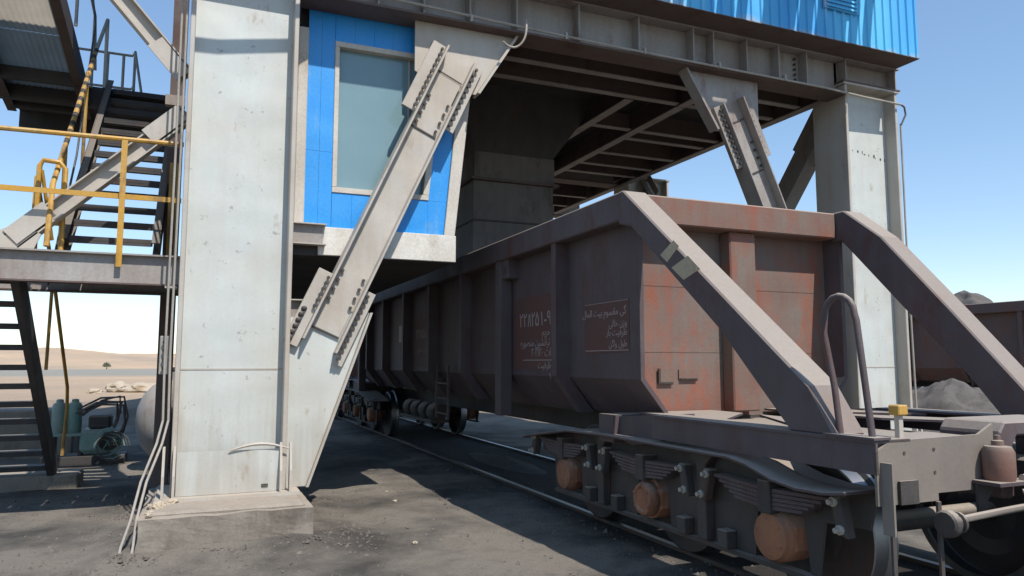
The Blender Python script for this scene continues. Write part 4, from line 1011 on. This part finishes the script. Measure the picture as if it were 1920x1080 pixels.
kf = MB().box(-3.4, -1.35, 10.95, 11.5, -.15, .13).build('stair_footing', M['concrete'], None, .02); tag(kf, 'low concrete footing under the foot of the lower stair', 'footing')
def rock(c, r, label, grp, seed, sq=(1.5, 1, .7)):
    bm = bmesh.new(); bmesh.ops.create_icosphere(bm, subdivisions=3, radius=1)
    for v in bm.verts:
        d = v.co.normalized(); k = 1 + .45 * noise.noise(d * 1.7 + Vector((seed, 0, 0))) + .15 * noise.noise(d * 5 + Vector((seed, 3, 0)))
        v.co = Vector((d.x * sq[0], d.y * sq[1], d.z * sq[2])) * k * r
    me = bpy.data.meshes.new('rock'); bm.to_mesh(me); bm.free(); me.materials.append(M['stone'])
    return tag(link('rock', me, None, c), label, 'rock', grp)
rock((-3.9, 46, .12), .5, 'pale boulder out on the sandy plain, largest of its cluster', 'pale boulders on the plain', 1)
rock((-2.6, 45, .12), .55, 'pale long boulder beside the largest one on the plain', 'pale boulders on the plain', 5, (1.8, 1, .6))
rock((-4.9, 44.5, .02), .25, 'small pale stone at the edge of the boulder cluster', 'pale boulders on the plain', 9)
random.seed(11)
for k in range(10):
    x, y = random.uniform(-.36, -.18), random.uniform(7.0, 7.5)
    rock((x, y, .25 + .03 * random.random()), random.uniform(.025, .06), 'small pale stone lying on the stair-side plinth beside the conduits', 'stones on the plinth', k * 3.1, (1, 1, .8))
random.seed(5)
for k in range(5):
    x, y = random.uniform(.9, 2.9), random.uniform(5.6, 9.6)
    rock((x, y, ground_z(x, y) + .004), random.uniform(.012, .026), 'small stone lying on the dusty ground beside the stair-side plinth', 'stones by the plinth', k * 1.7, (1.2, 1, .6))
bs = MB()
random.seed(2)
for k in range(260):
    d = Vector((random.gauss(0, 1), random.gauss(0, 1), abs(random.gauss(0, .8)))).normalized() * random.uniform(.4, 1.1)
    c = Vector((-20.5, 205, .6)) + Vector((d.x * .85, d.y * .7, d.z * .9)); u = Vector((random.gauss(0, 1), random.gauss(0, 1), random.gauss(0, 1))).normalized() * .22; w = u.orthogonal().normalized() * .12
    bs.add([c - u, c + w, c + u, c - w], [(0, 1, 2, 3)])
M['scrub'] = plain('desert_scrub', rgb('#5f6650'), .9)
tr = thing('desert_tree', (-20.5, 205, 0), 'lone dark desert tree far off at the foot of the hills', 'tree')
bs.build('crown', M['scrub'], tr); MB().tube([(-20.5, 205, -.3), (-20.4, 205, .8)], [.12, .06], 7).build('trunk', M['under'], tr)

# ------------------------------------------------------------------ clods and ore crumbs strewn over the yard
random.seed(21)
gv = MB()
for k in range(6500):
    u = random.random()
    if u < .45: x, y = random.uniform(-4, 3.3), random.uniform(2.8, 15)
    elif u < .75: x, y = 3.55 + random.gauss(0, .35), random.uniform(2.8, 17)
    else:
        x, y = random.choice(((random.uniform(-.9, 1.5), 6.85 - abs(random.gauss(0, .25))), (1.12 + abs(random.gauss(0, .3)), random.uniform(6.8, 9.0)), (-.5 - abs(random.gauss(0, .35)), random.uniform(6.8, 10))))
    r = .004 + .012 * random.random() ** 3 + (.015 if random.random() < .02 else 0)
    z = ground_z(x, y); q = lambda: r * random.uniform(.6, 1.4)
    gv.add([(x + q(), y, z), (x, y + q(), z), (x - q(), y, z), (x, y - q(), z), (x + q() * .3, y + q() * .3, z + q()), (x, y, z - r)],
           [(0, 1, 4), (1, 2, 4), (2, 3, 4), (3, 0, 4), (1, 0, 5), (2, 1, 5), (3, 2, 5), (0, 3, 5)])
M['clod'] = weathered('dust_clods', rgb('#676058'), rgb('#544e4a'), rgb('#46413e'), .5, .4, .95, bump=.2, top=.2, scale=3)
gvo = gv.build('gravel', M['clod']); gvo['kind'] = 'stuff'
tag(gvo, 'loose gravel and ore crumbs strewn over the yard floor', 'gravel')
